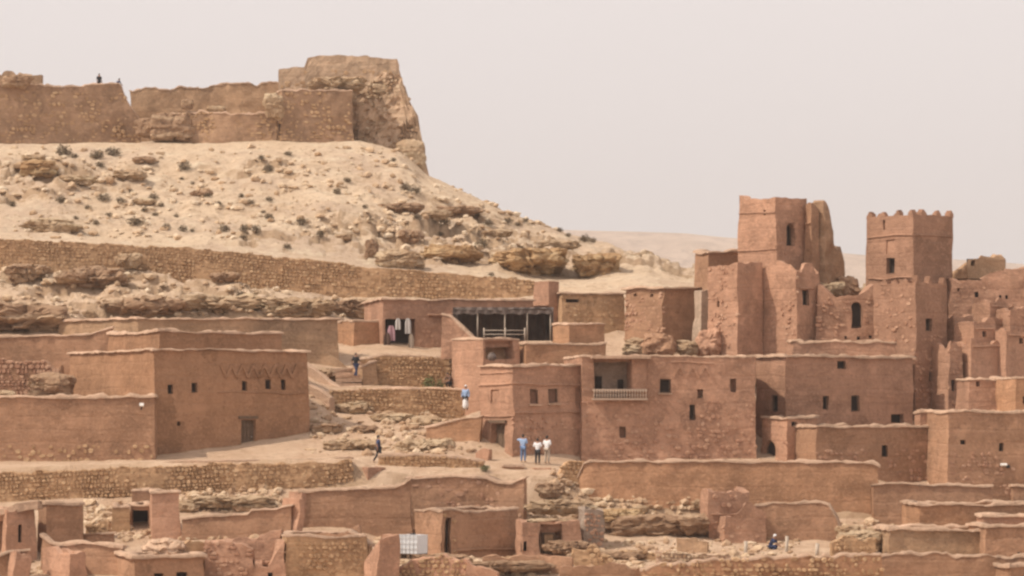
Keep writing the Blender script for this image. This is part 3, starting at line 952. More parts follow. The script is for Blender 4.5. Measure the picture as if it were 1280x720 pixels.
# ------------------------------------------------------------------ rocks, rubble, shrubs, people
def ico(n):
    bm = bmesh.new()
    bmesh.ops.create_icosphere(bm, subdivisions=n, radius=1.0)
    V = np.array([v.co[:] for v in bm.verts]); Fs = [tuple(v.index for v in f.verts) for f in bm.faces]
    bm.free()
    return V, Fs
ICO = {k: ico(k) for k in (1, 2, 3, 4, 5)}

def rock(name, label, px, py, w, h, d=None, mat='rock', seed=0, under=0.35, strata=0.10, sub=4, rotz=0.0, sink=0.22, group=None, ymin=160, Y=None, cat='rock', block=0.5):
    """px, py: foot; w, h: width and height in photo pixels"""
    if Y is None:
        x, y, z = hit(px, py, ymin)
    else:
        x, y = kx(px) * Y, Y
        z = rowz(py, Y)
    k = y / F
    W, H = w * k, h * k
    Dp = d if d else W * 0.6
    V, Fs = ICO[5 if sub == 4 and w > 55 else sub]
    V = V.copy()
    # squarer than a sphere
    mx = np.abs(V).max(1, keepdims=True)
    V = V * (1 - block) + block * V / mx * 0.82
    t = (V[:, 2] + 1) / 2
    prof = 1 - under * np.clip(1 - t / 0.55, 0, 1) ** 1.2
    V[:, :2] *= prof[:, None]
    P = V * np.array((W / 2, Dp / 2, H / 2))
    sc = 1.0 / max(0.8, min(W, H) * 0.9)
    off = np.array((seed * 13.7, seed * 7.1, seed * 3.3))
    N = V / np.linalg.norm(V, axis=1, keepdims=True)
    A3 = np.array((.7, .7, 1.7))
    big = vn(P + off, sc * .9, seed) * 0.20 + vn(P + off, sc * 2.4, seed + 1) * 0.10
    wv = (P + off) * A3 * sc * 1.5 + 0.55 * vecnoise(P + off, sc * 2.2, seed + 5)
    ci = np.floor(wv).astype(np.int64)
    blk = _h(ci[:, 0], ci[:, 1], ci[:, 2], seed + 6) * 0.15 * (block + .3)
    c2 = np.floor(wv * 2.3 + .5).astype(np.int64)
    blk = blk + _h(c2[:, 0], c2[:, 1], c2[:, 2], seed + 7) * 0.085 * (block + .3)
    rid = -np.clip(1 - np.abs(vn((P + off) * np.array((.6, .6, 1.6)), sc * 2, seed + 3)) * 6, 0, 1) * 0.13
    P = P + N * np.array((W / 2, Dp / 2, H / 2)) * (big + rid + blk)[:, None]
    lz = P[:, 2] + 0.10 * H * vn(P + off, sc * 1.3, seed + 8)
    lay = np.floor(lz / (H * 0.19)).astype(np.int64)
    P[:, :2] *= (1 + .45 * strata * _h(lay, np.int64(seed), np.int64(3), 5))[:, None]
    P = P + 0.04 * min(1.6, H) * vecnoise(P + off, 3.0 * sc + 1.0, seed + 4) + 0.02 * min(1.6, H) * vecnoise(P + off, 8.0 * sc + 1.0, seed + 9)
    ca, sa = math.cos(rotz), math.sin(rotz)
    P[:, :2] = P[:, :2] @ np.array(((ca, sa), (-sa, ca)))
    mb = MB()
    mb.add(P + np.array((0, 0, H / 2 - sink * H)), Fs)
    o = mb.build(name, mat, smooth=block < .3)
    o.location = (x, y + Dp * 0.25, z)
    return tag(o, label, cat, group)

def rubble(name, regions, mat, seed, n, s0, s1, ymin=160):
    rs = random.Random(seed)
    mb = MB()
    V0, F0 = ICO[1]
    tot = sum(max(1, (r[2] - r[0]) * (r[3] - r[1])) for r in regions)
    for r in regions:
        for _ in range(int(n * (r[2] - r[0]) * (r[3] - r[1]) / tot)):
            px, py = rs.uniform(r[0], r[2]), rs.uniform(r[1], r[3])
            x, y, z = hit(px, py, r[4] if len(r) > 4 else ymin)
            sc = s0 + (s1 - s0) * rs.random() ** 2.5
            sv = np.array((sc * rs.uniform(.7, 1.5), sc * rs.uniform(.7, 1.4), sc * rs.uniform(.45, .9)))
            a = rs.uniform(0, 6.28)
            V = V0 * (1 + 0.28 * np.array([rs.uniform(-1, 1) for _ in range(len(V0))]))[:, None] * sv
            V[:, :2] = V[:, :2] @ np.array(((math.cos(a), math.sin(a)), (-math.sin(a), math.cos(a))))
            mb.add(V + np.array((x, y, z + sv[2] * 0.25)), F0, tint=rs.random())
    o = mb.build(name, mat, smooth=False, tints=True)
    return tag(o, kind='stuff')

def leaf_ball(seed, n, mat, w, h, leaf):
    rs = random.Random(seed)
    mb = MB()
    for _ in range(n):
        while True:
            p = np.array([rs.uniform(-1, 1) for _ in range(3)])
            if 0.15 < np.linalg.norm(p) < 1 and p[2] > -0.75:
                break
        p = p * (1 + 0.25 * vn(p[None] * 1.0, 2.0, seed)[0])
        c = p * np.array((w / 2, w / 2, h / 2)) + np.array((0, 0, h / 2 * 0.85))
        a = np.array([rs.gauss(0, 1) for _ in range(3)]); a /= np.linalg.norm(a)
        b = np.cross(a, [rs.gauss(0, 1) for _ in range(3)]); b /= np.linalg.norm(b)
        L, Wd = leaf * rs.uniform(.6, 1.5), leaf * rs.uniform(.35, .7)
        mb.add([c - b * Wd, c + a * L * .5, c + b * Wd, c + a * L], [(0, 1, 2, 3)] if False else [(0, 1, 3), (1, 2, 3)])
    return mb
def shrub_proto(seed, mat):
    mb = leaf_ball(seed, 230, mat, 1.0, 0.8, 0.17)
    me_f = mb.build('foliage', mat, smooth=False)
    sb = MB()
    rs = random.Random(seed)
    for _ in range(7):
        a = rs.uniform(0, 6.28); r = rs.uniform(.15, .38)
        sb.tube((0, 0, -.12), (math.cos(a) * r, math.sin(a) * r, rs.uniform(.3, .6)), 0.014, 5)
    me_s = sb.build('stem', 'wood', smooth=False)
    f, s = me_f.data, me_s.data
    bpy.data.objects.remove(me_f); bpy.data.objects.remove(me_s)
    return f, s
PROTO = [shrub_proto(k, 'bush') for k in range(4)]
def shrub(px, py, w, label='small dark thorny shrub on the pale dry hillside', group='shrubs scattered over the hillside', h=None, proto=None, ymin=160, name='shrub'):
    x, y, z = hit(px, py, ymin)
    W = w * y / F * 1.0
    f, s = (proto or PROTO)[rnd.randrange(len(proto or PROTO))]
    o = empty(name, (x, y, z - 0.05), label, 'shrub', group)
    o.scale = (W, W, W * (h if h else rnd.uniform(.75, 1.05)))
    o.rotation_euler.z = rnd.uniform(0, 6.28)
    for me, nm in ((f, 'foliage'), (s, 'stem')):
        c = bpy.data.objects.new(nm, me)
        c.parent = o
        COL.objects.link(c)
    return o

def skin_obj(name, verts, edges, rad, mat, parent, sub=1):
    me = bpy.data.meshes.new(name)
    me.from_pydata(verts, edges, [])
    o = bpy.data.objects.new(name, me)
    o.parent = parent
    COL.objects.link(o)
    sk = o.modifiers.new('skin', 'SKIN')
    if not me.skin_vertices:
        bm = bmesh.new(); bm.from_mesh(me); bm.verts.layers.skin.verify(); bm.to_mesh(me); bm.free()
    lay = me.skin_vertices[0].data
    for i, r in enumerate(rad):
        lay[i].radius = r if isinstance(r, tuple) else (r, r)
        lay[i].use_root = (i == 0)
    sk.use_smooth_shade = True
    sb = o.modifiers.new('sub', 'SUBSURF'); sb.levels = sub; sb.render_levels = sub
    me.materials.append(M[mat])
    return o

def person(label, px, py, yaw=0, hgt=1.72, top='wcloth', legs='navy', pose='stand', hair='hair', robe=None, ymin=160, Y=None, z=None, bag=None, seed=0):
    if Y is None:
        x, y, zz = hit(px, py, ymin)
    else:
        x, y, zz = kx(px) * Y, Y, (rowz(py, Y) if z is None else z)
    p = empty('person', (x, y, zz), label, 'person')
    p.rotation_euler.z = yaw
    p.scale = (hgt / 1.76,) * 3
    J = dict(pel=(0, 0, .95), sp=(0, .01, 1.14), ch=(0, 0, 1.33), nk=(0, .01, 1.48), hd=(0, 0, 1.58), tp=(0, .01, 1.68))
    for s, n in ((-1, 'l'), (1, 'r')):
        J['sh' + n] = (s * .18, .01, 1.41); J['el' + n] = (s * .25, .03, 1.14); J['wr' + n] = (s * .26, -.05, .91); J['pa' + n] = (s * .262, -.07, .85)
        J['hp' + n] = (s * .09, 0, .91); J['kn' + n] = (s * .105, -.02, .50); J['an' + n] = (s * .11, .02, .09); J['to' + n] = (s * .125, -.13, .035)
    if pose == 'walk':
        J['knl'] = (-.09, -.16, .52); J['anl'] = (-.09, -.20, .09); J['tol'] = (-.1, -.35, .05)
        J['knr'] = (.09, .06, .50); J['anr'] = (.09, .30, .14); J['tor'] = (.1, .20, .04)
        J['ell'] = (-.24, .16, 1.16); J['wrl'] = (-.24, .16, .93); J['pal'] = (-.24, .15, .86)
        J['elr'] = (.24, -.08, 1.15); J['wrr'] = (.22, -.25, 1.0); J['par'] = (.21, -.31, .97)
    if pose == 'elbow':            # one arm bent up to the head
        J['elr'] = (.40, -.03, 1.38); J['wrr'] = (.24, -.14, 1.50); J['par'] = (.19, -.15, 1.54)
    if pose == 'bend':             # leaning forward over something
        for k_, v in (('sp', (0, -.12, 1.08)), ('ch', (0, -.30, 1.18)), ('nk', (0, -.43, 1.24)), ('hd', (0, -.53, 1.27)), ('tp', (0, -.62, 1.31))):
            J[k_] = v
        for s, n in ((-1, 'l'), (1, 'r')):
            J['sh' + n] = (s * .18, -.36, 1.20); J['el' + n] = (s * .22, -.44, .93); J['wr' + n] = (s * .17, -.56, .74); J['pa' + n] = (s * .16, -.59, .68)
    if pose == 'crouch':
        J.update(pel=(0, .12, .42), sp=(0, .06, .60), ch=(0, -.06, .78), nk=(0, -.13, .90), hd=(0, -.18, .99), tp=(0, -.20, 1.09))
        for s, n in ((-1, 'l'), (1, 'r')):
            J['sh' + n] = (s * .18, -.10, .85); J['el' + n] = (s * .24, -.25, .62); J['wr' + n] = (s * .15, -.42, .50); J['pa' + n] = (s * .14, -.47, .46)
            J['hp' + n] = (s * .09, .12, .38); J['kn' + n] = (s * .15, -.28, .48); J['an' + n] = (s * .13, -.08, .09); J['to' + n] = (s * .14, -.24, .035)
    names = list(J)
    V = [J[n] for n in names]
    ix = {n: i for i, n in enumerate(names)}
    rad = dict(pel=(.15, .11), sp=(.135, .10), ch=(.165, .11), nk=.055, hd=(.078, .092), tp=(.07, .085))
    for n in 'lr':
        rad.update({'sh' + n: .065, 'el' + n: .044, 'wr' + n: .03, 'pa' + n: (.04, .022), 'hp' + n: .085, 'kn' + n: .058, 'an' + n: .04, 'to' + n: .035})
    E = [('pel', 'sp'), ('sp', 'ch'), ('ch', 'nk'), ('nk', 'hd'), ('hd', 'tp')]
    for n in 'lr':
        E += [('ch', 'sh' + n), ('sh' + n, 'el' + n), ('el' + n, 'wr' + n), ('wr' + n, 'pa' + n), ('pel', 'hp' + n), ('hp' + n, 'kn' + n), ('kn' + n, 'an' + n), ('an' + n, 'to' + n)]
    Ei = [(ix[a], ix[b]) for a, b in E]
    Rl = [rad[n] for n in names]
    # nose, and four fingers and a thumb on each hand
    hd = np.array(J['hd']); up = np.array(J['tp']) - hd
    V.append(tuple(hd + np.array((0, -.115, -.0)) + up * .1)); Ei.append((ix['hd'], len(V) - 1)); Rl.append(.016)
    for n, s in (('l', -1), ('r', 1)):
        w, q = np.array(J['wr' + n]), np.array(J['pa' + n])
        d = (q - w) / np.linalg.norm(q - w)
        side = np.array((0, -1.0, 0)) if abs(d[1]) < .8 else np.array((-s, 0, 0.0))
        side = side - d * side.dot(d); side /= np.linalg.norm(side)
        for k_, L in enumerate((.072, .08, .075, .06)):
            a = q + side * (.027 - .018 * k_) + d * .02
            V += [tuple(a + d * L * .5), tuple(a + d * L - np.array((s, 0, 0)) * .018)]
            Ei += [(ix['pa' + n], len(V) - 2), (len(V) - 2, len(V) - 1)]; Rl += [.009, .007]
        V += [tuple(w + (q - w) * .4 + side * .045), tuple(q + side * .06)]
        Ei += [(ix['wr' + n], len(V) - 2), (len(V) - 2, len(V) - 1)]; Rl += [.011, .009]
    skin_obj('body', V, Ei, Rl, 'skin', p)
    def grow(keys, edges, extra, nm, mat):
        i2 = {n: i for i, n in enumerate(keys)}
        rr = []
        for n in keys:
            r = rad[n]
            r = r if isinstance(r, tuple) else (r, r)
            rr.append((r[0] + extra, r[1] + extra))
        return skin_obj(nm, [J[n] for n in keys], [(i2[a], i2[b]) for a, b in edges], rr, mat, p)
    sk = ['sp', 'pel', 'ch', 'shl', 'ell', 'shr', 'elr']
    se = [('sp', 'pel'), ('sp', 'ch'), ('ch', 'shl'), ('shl', 'ell'), ('ch', 'shr'), ('shr', 'elr')]
    if robe:
        sk += ['wrl', 'wrr']; se += [('ell', 'wrl'), ('elr', 'wrr')]
    grow(sk, se, .026, 'shirt', top)
    grow(['pel', 'hpl', 'hpr', 'knl', 'knr', 'anl', 'anr'], [('pel', 'hpl'), ('pel', 'hpr'), ('hpl', 'knl'), ('hpr', 'knr'), ('knl', 'anl'), ('knr', 'anr')], .022, 'trousers', legs)
    if robe:
        skin_obj('robe', [(0, 0, 1.0), (0, 0, .75), (0, 0, .45), (0, 0, .12)], [(0, 1), (1, 2), (2, 3)], [(.19, .15), (.2, .17), (.22, .2), (.25, .24)], robe, p)
    hb = MB()
    Vh, Fh = ICO[3]
    keep = [f for f in Fh if all(Vh[i][2] > -0.15 or Vh[i][1] > 0.25 for i in f) and not all(Vh[i][1] < -0.55 and Vh[i][2] < .45 for i in f)]
    hb.add(Vh * np.array((.088, .105, .115)) * (1 + .05 * vn(Vh, 4, seed))[:, None] + np.array(J['hd']) * .35 + np.array(J['tp']) * .65 + np.array((0, .008, -.012)), keep)
    o = hb.build('headscarf' if hair != 'hair' else 'hair', hair, None)
    o.parent = p
    if bag:
        bb = MB()
        c = np.array(J['ch']) + np.array((0, .20, -.08))
        bb.add(ICO[2][0] * np.array((.17, .11, .25)) * 1.0 + c, ICO[2][1])
        ob = bb.build('backpack', bag)
        ob.parent = p
    return p


# ================================================================== the old fort on the hilltop
Yf = 291
house('fort_wall', 'dark weathered fort wall with a broken right end at the left of the hilltop', 'fort wall', -80, -60, 176, Yf, 103, 178, 14, mat='fort', cope=(0.06, 0.14),
      prof=[(-90, 100), (0, 103), (60, 104), (120, 102), (152, 99), (157, 112), (163, 128), (170, 138), (178, 150), (182, 158)], rag=0.15, depth=4, found=2.5, amp=0.14, seed=1, par=0.3,
      stones=[('R', 112, 178, 0.55, 0.55)])
wall('ruined_wall', 'low broken mud wall along the skyline behind the left fort wall', 'ruined wall', [(-60, 90, 125, 297), (20, 91, 125, 297), (52, 97, 125, 297)], 'tan', 1.2, False, rag=0.5, seed=2)
wall('fort_wall', 'long low mud wall on the skyline joining the dark fort wall to the ruined tower', 'fort wall', [(164, 112, 165, 306), (230, 111, 160, 306), (290, 106, 160, 306), (350, 104, 160, 306)], 'tan', 0.9, (0.08, .12), rag=0.25, seed=3, amp=.12)
wall('fort_wall', 'low dark front wall of the fort with rubble heaped at its left end', 'fort wall', [(196, 158, 182, 292), (214, 146, 182, 292), (270, 142, 182, 291), (318, 144, 180, 291), (346, 150, 178, 291)], 'fort', 1.2, (0.08, .14), rag=0.3, stone=0.5, keep=.6, seed=4, amp=.14, found=2)
house('fort_tower', 'square dark masonry bastion below the round ruin on the hilltop', 'fort tower', 336, 350, 442, 289.5, 112, 178, 10, mat='fort', cope=(0.06, 0.14), rag=0.12, depth=6, found=2.5, amp=.12, seed=5, stones=[('R', 112, 176, 0.5, 0.5)])
house('ruined_tower', 'tall crumbling ruined tower crowning the hill beside the open sky', 'ruined tower', 342, 345, 498, 298, 70, 190, -4, mat='palefort', cope=False,
      prof=[(330, 88), (345, 86), (378, 83), (379.5, 72), (400, 68), (440, 69), (497, 74), (500, 74), (506, 100), (512, 130)], rag=0.12, depth=7, found=5, amp=.07, seed=6, crag=.06, stones=[('R', 85, 125, 0.6, 0.35)])
house('ruined_tower', 'jagged eroded corner mass of pale masonry falling away at the right end of the hilltop', 'ruined tower', 428, 432, 525, 294.5, 100, 205, -16, mat='palefort', cope=False,
      prof=[(425, 108), (440, 106), (470, 96), (490, 92), (503, 97), (508, 118), (515, 130), (520, 150), (524, 172), (528, 190), (534, 215)], rag=0.3, depth=2.6, found=6, amp=.2, seed=7, batter=0.0, crag=.5, cell=.26, stones=[('R', 100, 205, 0.5, 0.4)], smat='pale')
for i, (px, py, w, h, lab, mt) in enumerate([
    (212, 178, 62, 46, 'big heap of fallen stone in the gap beside the dark fort wall', 'rock3'), (234, 136, 16, 14, 'single round stone balanced on the low fort wall', 'rock3'),
    (270, 141, 26, 10, 'flat broken stones on top of the low front fort wall', 'rock'), (20, 108, 40, 18, 'weathered lumps of masonry on the far left end of the fort wall', 'rock3'),
    (342, 148, 26, 36, 'knobbly leaning lump of masonry at the left side of the square bastion', 'rock'), (512, 214, 44, 46, 'pale crumbling rock under the jagged right end of the fort', 'rock'),
    (478, 116, 26, 14, 'squared stone block sticking out of the ruined hilltop tower', 'rock'), (420, 112, 70, 18, 'long sloping heap of rubble lying on the square bastion', 'rock'),
    (184, 170, 34, 24, 'dark hollow boulder at the foot of the broken fort wall end', 'rock3')]):
    rock('rock', lab, px, py, w, h, None, mt, seed=20 + i, under=0.1, Y=(290.5, 290.8, 290.8, 291.5, 289.2, 289.5, 293.5, 291.5, 291.5)[i], sink=0.1)
wall('fort_walkway', 'narrow mud walkway along the back of the dark fort wall', 'walkway', [(96, 114.5, 180, 300), (130, 114, 180, 300.4), (153, 112.5, 180, 300.6)], 'tan', 2.2, False, seed=9)
person('person in dark clothes standing on top of the left fort wall', 124, 114, 0.6, 1.75, 'dark', 'dark', Y=300, seed=1)
person('person in dark clothes crouching at the broken end of the fort wall', 147, 112, 2.2, 1.7, 'navy', 'dark', 'crouch', Y=300.2, seed=2)

# ================================================================== hillside rocks and ledges
HR = [
    (662, 343, 100, 44, 'long ochre rock ledge jutting from the right foot of the hill', 'rock2', 31, .55, 7), (744, 345, 70, 38, 'rounded ochre crag at the right end of the long rock ledge', 'rock2', 32, .4, 5),
    (562, 328, 76, 32, 'broad ochre boulder overhanging the slope above the long stone wall', 'rock2', 33, .6, 4), (500, 335, 60, 30, 'tilted tan slab leaning beside the broad ochre boulder', 'rock', 34, .2, 3),
    (464, 322, 22, 34, 'upright brown rock pinnacle above the long stone wall', 'rock3', 35, .1, 2), (512, 309, 34, 22, 'greenish brown rock under the hillside ledge', 'rock3', 36, .2, 3),
    (500, 266, 60, 16, 'thin shadowed ledge on the right side of the hill', 'rock3', 37, .6, 3), (572, 271, 66, 16, 'dark overhanging ledge just below the skyline slope', 'rock3', 38, .6, 3),
    (48, 220, 46, 24, 'yellowish layered rock in the upper left of the hillside', 'rock2', 39, .2, 3), (96, 231, 52, 16, 'flat cream ledge right of the yellowish layered rock', 'rock', 40, .5, 3),
    (40, 202, 30, 12, 'small pale ledge above the yellowish layered rock', 'rock', 41, .4, 2), (160, 224, 44, 16, 'low tan ledge near the middle of the upper slope', 'rock', 42, .4, 3),
    (60, 290, 70, 22, 'smooth pale outcrop above the left end of the long stone wall', 'rock', 43, .1, 3), (180, 206, 30, 12, 'brown ledge below the gap in the fort', 'rock3', 44, .4, 2),
    (545, 292, 40, 14, 'pale ledge under the dark overhang on the right slope', 'rock', 45, .4, 2), (620, 296, 40, 10, 'thin crest of rock along the falling skyline', 'rock', 46, .3, 2),
    (700, 312, 60, 14, 'narrow pale rock rib above the long ochre ledge', 'rock', 47, .4, 2), (430, 300, 24, 10, 'small pale rock in the middle of the slope', 'rock', 48, .2, 1.5),
    (250, 245, 30, 10, 'low brown rock in the centre of the upper slope', 'rock3', 49, .3, 2), (180, 258, 30, 9, 'cream streak of rock among the scattered shrubs', 'rock', 50, .3, 2)]
for (px, py, w, h, lab, mt, sd_, un, dp) in HR:
    rock('rock_outcrop', lab, px, py, w, h, dp, mt, seed=sd_, under=un, strata=.12, sub=4, ymin=241)
BR = [
    (28, 414, 130, 48, 'huge brown overhanging rock at the far left behind the mud roofs', 'rock3', 61, .6, 7), (108, 360, 92, 34, 'grey brown rock shelf under the left end of the long wall', 'rock3', 62, .55, 5),
    (160, 340, 34, 20, 'pale boulder perched on the rock shelf at the wall foot', 'rock', 63, .45, 2.5), (180, 396, 130, 34, 'long shadowed rock band above the back roofs on the left', 'rock3', 64, .6, 5),
    (275, 394, 120, 36, 'wide tan rock band with a dark undercut above the back roofs', 'rock', 65, .6, 5), (372, 394, 90, 26, 'low rounded rock near the middle below the long wall', 'rock', 66, .45, 4),
    (30, 352, 60, 26, 'cluster of grey stones at the left edge below the long wall', 'rock3', 67, .2, 4), (22, 412, 34, 26, 'tilted pale slab of rock fallen at the far left', 'rock', 68, .05, 2),
    (278, 356, 40, 16, 'small brown rock hugging the foot of the long wall', 'rock3', 69, .3, 2), (442, 398, 66, 30, 'brown rock block left of the upper house with the shop', 'rock3', 70, .5, 4),
    (110, 400, 22, 14, 'pale pointed stone standing above the back roof', 'rock', 71, .1, 1.2), (330, 388, 60, 20, 'tan rock hump between the rock bands', 'rock', 72, .4, 3)]
for (px, py, w, h, lab, mt, sd_, un, dp) in BR:
    rock('rock_outcrop', lab, px, py, w, h, dp, mt, seed=sd_, under=un, strata=.10, sub=4, ymin=221)
rubble('rubble', [(0, 185, 520, 300, 241), (480, 230, 700, 330, 241), (0, 338, 440, 400, 221)], 'hillst', 5, 1500, 0.07, 0.42)

SH = [(80, 197, 20), (94, 197, 9), (121, 200, 18), (125, 210, 11), (184, 204, 12), (230, 213, 15), (227, 225, 6), (241, 230, 6), (260, 246, 9), (15, 259, 11), (76, 253, 13),
      (110, 261, 9), (129, 252, 15), (151, 255, 13), (164, 243, 8), (192, 250, 13), (201, 260, 9), (136, 271, 9), (120, 282, 9), (180, 267, 8), (194, 270, 9), (220, 272, 7),
      (208, 287, 11), (229, 290, 11), (240, 291, 7), (281, 290, 15), (274, 259, 8), (302, 247, 8), (314, 256, 9), (306, 290, 13), (304, 299, 10), (95, 275, 7), (336, 215, 14), (327, 206, 9),
      (421, 242, 11), (434, 228, 10), (337, 252, 11), (329, 267, 7), (377, 282, 15), (336, 276, 12), (401, 299, 11), (359, 310, 10), (320, 293, 12), (462, 277, 10), (456, 260, 8),
      (522, 283, 11), (487, 275, 7), (492, 202, 8), (360, 194, 10), (507, 238, 13), (520, 242, 13), (599, 314, 13), (556, 282, 13), (550, 295, 10), (635, 279, 13), (647, 284, 8), (657, 278, 8),
      (610, 282, 12), (700, 290, 8), (710, 296, 8), (731, 303, 14), (741, 303, 9), (630, 328, 9), (652, 332, 9), (604, 308, 12), (614, 345, 8)]
ORD = 'first second third fourth fifth sixth seventh eighth ninth tenth eleventh twelfth thirteenth fourteenth fifteenth sixteenth seventeenth eighteenth'.split()
BANDS = {'just below the fort walls': lambda x, y: y < 216 and x < 450, 'across the upper middle of the hillside': lambda x, y: 216 <= y < 250 and x < 450,
         'across the middle of the hillside': lambda x, y: 250 <= y < 269 and x < 450, 'on the slope just above the long stone wall': lambda x, y: y >= 269 and x < 450,
         'on the right flank below the jagged ruin': lambda x, y: 450 <= x < 580, 'along the falling crest of the hill': lambda x, y: x >= 580 and y < 304,
         'around the long ochre rock ledge': lambda x, y: x >= 580 and y >= 304}
for bn, fn in BANDS.items():
    for k, (px, py, w) in enumerate(sorted(q for q in SH if fn(q[0], q[1]))):
        shrub(px, py, w, ('tiny' if w < 9 else 'small' if w < 13 else 'bushy') + ' dark shrub, ' + ORD[k] + ' from the left ' + bn, ymin=241)
shrub(62, 225, 26, 'wide dark bush in the shade of the yellowish layered rock', ymin=241, h=.5)
shrub(141, 195, 20, 'dark round bush close below the left fort wall', ymin=241, h=.7)
shrub(171, 281, 24, 'largest olive bush low on the slope above the long stone wall', ymin=241, h=.55)
for k, (px, py, w) in enumerate(((44, 338, 10), (60, 342, 9), (240, 382, 12), (300, 372, 12), (420, 380, 9))):
    shrub(px, py, w, 'small dark shrub, ' + ORD[k] + ' from the left on the rock band below the long wall', 'shrubs on the rock band', ymin=221)

# ================================================================== long wall across the hill foot
wall('stone_wall', 'long rust brown stone retaining wall crossing the hill foot', 'stone wall', [(-60, 300, 336, 239.2), (0, 300, 336, 239.2), (160, 306, 341, 239.4), (330, 319, 360, 239.6), (480, 336, 370, 239.7), (560, 343, 372, 239.8), (668, 351, 374, 239.8)],
     'olive', 1.0, False, stone=0.36, seed=12, rag=.12, keep=.93, lean=.09)

# ================================================================== upper village
house('mud_house', 'long mud house with an open shop doorway below the rock band', 'house', 470, 478, 668, 219, 374, 440, 14, ops=[('R', 481, 398, 518, 436, 'hollow', 1.4)], mat='pink', depth=7,
      stones=[('R', 396, 438, .34, .35, 520, 566)], smat='stonesp', lips=[('R', 533, 566, 393, .35)], seed=15, found=2)
house('mud_house', 'little brown mud annex left of the shop doorway', 'house', 420, 442, 481, 219.5, 401, 434, 24, mat='orange', cope=(.05, .1), seed=16, rag=.05)
for px, w, lab in ((498.5, 7, 'white robe hanging at the left side of the shop doorway'), (510.5, 7, 'white robe hanging at the right side of the shop doorway')):
    pass
def hanging(px, y0, y1, w, Y, mat, lab, seed):
    n, m_ = 9, 12
    k = Y / F
    G = np.zeros((n, m_, 3))
    for i in range(n):
        for j in range(m_):
            a, b = i / (n - 1), j / (m_ - 1)
            half = w * k / 2 * (0.55 + 0.45 * min(1, b * 4)) * (1 + .12 * b)
            G[i, j] = (kx(px) * Y + (a * 2 - 1) * half, Y + .09 * math.sin(a * 11 + seed) * (.3 + b) - .05, rowz(y0 + (y1 - y0) * b, Y))
    mb = MB(); mb.grid(G)
    G2 = G.copy(); G2[..., 1] += .02
    mb.grid(G2, flip=True)
    o = mb.build('hanging_cloth', mat)
    return tag(o, lab, 'cloth')
hanging(489, 407, 426, 9, 218.9, 'pcloth', 'faded pink cloth hanging left of the white robes', 1)
hanging(497.5, 398, 412, 6, 218.9, 'robe', 'short white cloth hanging at the left of the dark shop doorway', 2)
hanging(510, 398, 417, 7, 219.0, 'robe', 'long white cloth hanging at the right of the dark shop doorway', 3)
hanging(484, 416, 434, 8, 218.7, 'brownc', 'dark brown cloth draped low at the left of the shop doorway', 4)
hanging(514, 417, 435, 6, 219.0, 'beige', 'pale beige rug hanging low at the right of the shop doorway', 5)

house('chimney_block', 'square pink plastered chimney block standing behind the awning', 'chimney', 667, 686, 700, 223, 351, 392, 30, mat='pink', cope=False, cell=.25, seed=17, lips=[('L', 667, 686, 382, .25)])
house('mud_house', 'low tan stone house with a flat roof right of the pink chimney block', 'house', 690, 702, 782, 222, 366, 432, 12, mat='olive', depth=7, ops=[('R', 707, 373, 723, 377, 'hollow')], stones=[('R', 368, 430, .36, .5)], seed=18)
house('mud_house', 'tall square house with a bright eroded pink side and dark brown front', 'house', 780, 829, 876, 218, 359, 432, 38, mat='brown', cope=(.25, .12), rag=.05, seed=19, amp=.1,
      ops=[('L', 790, 367, 794, 371, 'hollow'), ('L', 812, 367, 816, 371, 'hollow')], stones=[('L', 362, 432, .4, .5)], smat='stonesp')
house('ruined_wall', 'whitish plastered wall fragment beside the left kasbah tower', 'ruined wall', 866, 876, 896, 217, 362, 412, 24, mat='white', cope=False, rag=.2, cell=.25, seed=20, depth=1.2)
rock('mud_lump', 'smooth rounded lump of fallen mud wall at the foot of the left kasbah tower', 886, 441, 34, 44, 2.2, 'pink', seed=81, under=0, strata=.02, Y=212.5, cat='ruined wall', block=.3)
rock('mud_heap', 'brown heap of old mud roof behind the house with the balcony', 824, 440, 48, 34, 3.0, 'brown', seed=82, under=0, strata=.03, Y=210.5, cat='mud heap', block=.3)
rock('rock', 'pale broken masonry heap left of the brown mud heap', 797, 440, 44, 22, 2.4, 'rock', seed=83, under=0, Y=211.5)
rock('rock', 'small pale stones heaped under the dark brown house front', 858, 440, 30, 20, 1.6, 'rock', seed=84, under=0, Y=212)

# awning terrace
Ya = 213.5
house('mud_house', 'terrace block carrying the dark awning, with a recessed niche and sloping parapet', 'house', 563, 604, 652, 207, 424, 520, 30, mat='pink', cope=(.06, .10),
      ops=[('R', 607, 426.5, 644, 449, 'niche', 1.2, {'mat': 'tan'})], seed=22, found=2, depth=None)
house('mud_house', 'plain brown block with a stepped upper room beside the terrace', 'house', 640, 656, 758, 208, 430, 470, 10, mat='orange', cope=(.08, .12), depth=6, seed=23)
house('mud_room', 'small square brown room standing on the brown block beside the terrace', 'house', 690, 711, 757, 209.5, 405, 450, 22, mat='orange', cope=(.07, .12), seed=24, cell=.28)
wall('stair_parapet', 'sloping mud parapet descending to the awning terrace', 'wall', [(553, 392, 426, 212.2), (563, 394, 426, 212), (577, 408, 428, 211.6), (592, 422, 430, 211.2), (602, 424, 432, 211)], 'pink', .4, (.06, .12), seed=25)
aw = root('awning', (kx(628) * Ya, Ya, rowz(424, Ya)), 'canvas awning with added dark sheets standing in for the shade below it on the mud terrace', 'awning')
mb = MB()
G = np.zeros((34, 10, 3))
for i in range(34):
    for j in range(10):
        a, b = i / 33, j / 9
        x = kx(566 + 124 * a) * Ya
        sag = 0.22 * math.sin(a * 9.4 + .6) + 0.12 * math.sin(a * 23) - .25 * math.sin(b * 3.1)
        G[i, j] = (x, Ya - .2 + b * 5.0, rowz(388 - 1.5 * a, Ya) + sag * (0.2 + .3 * b) + b * .12)
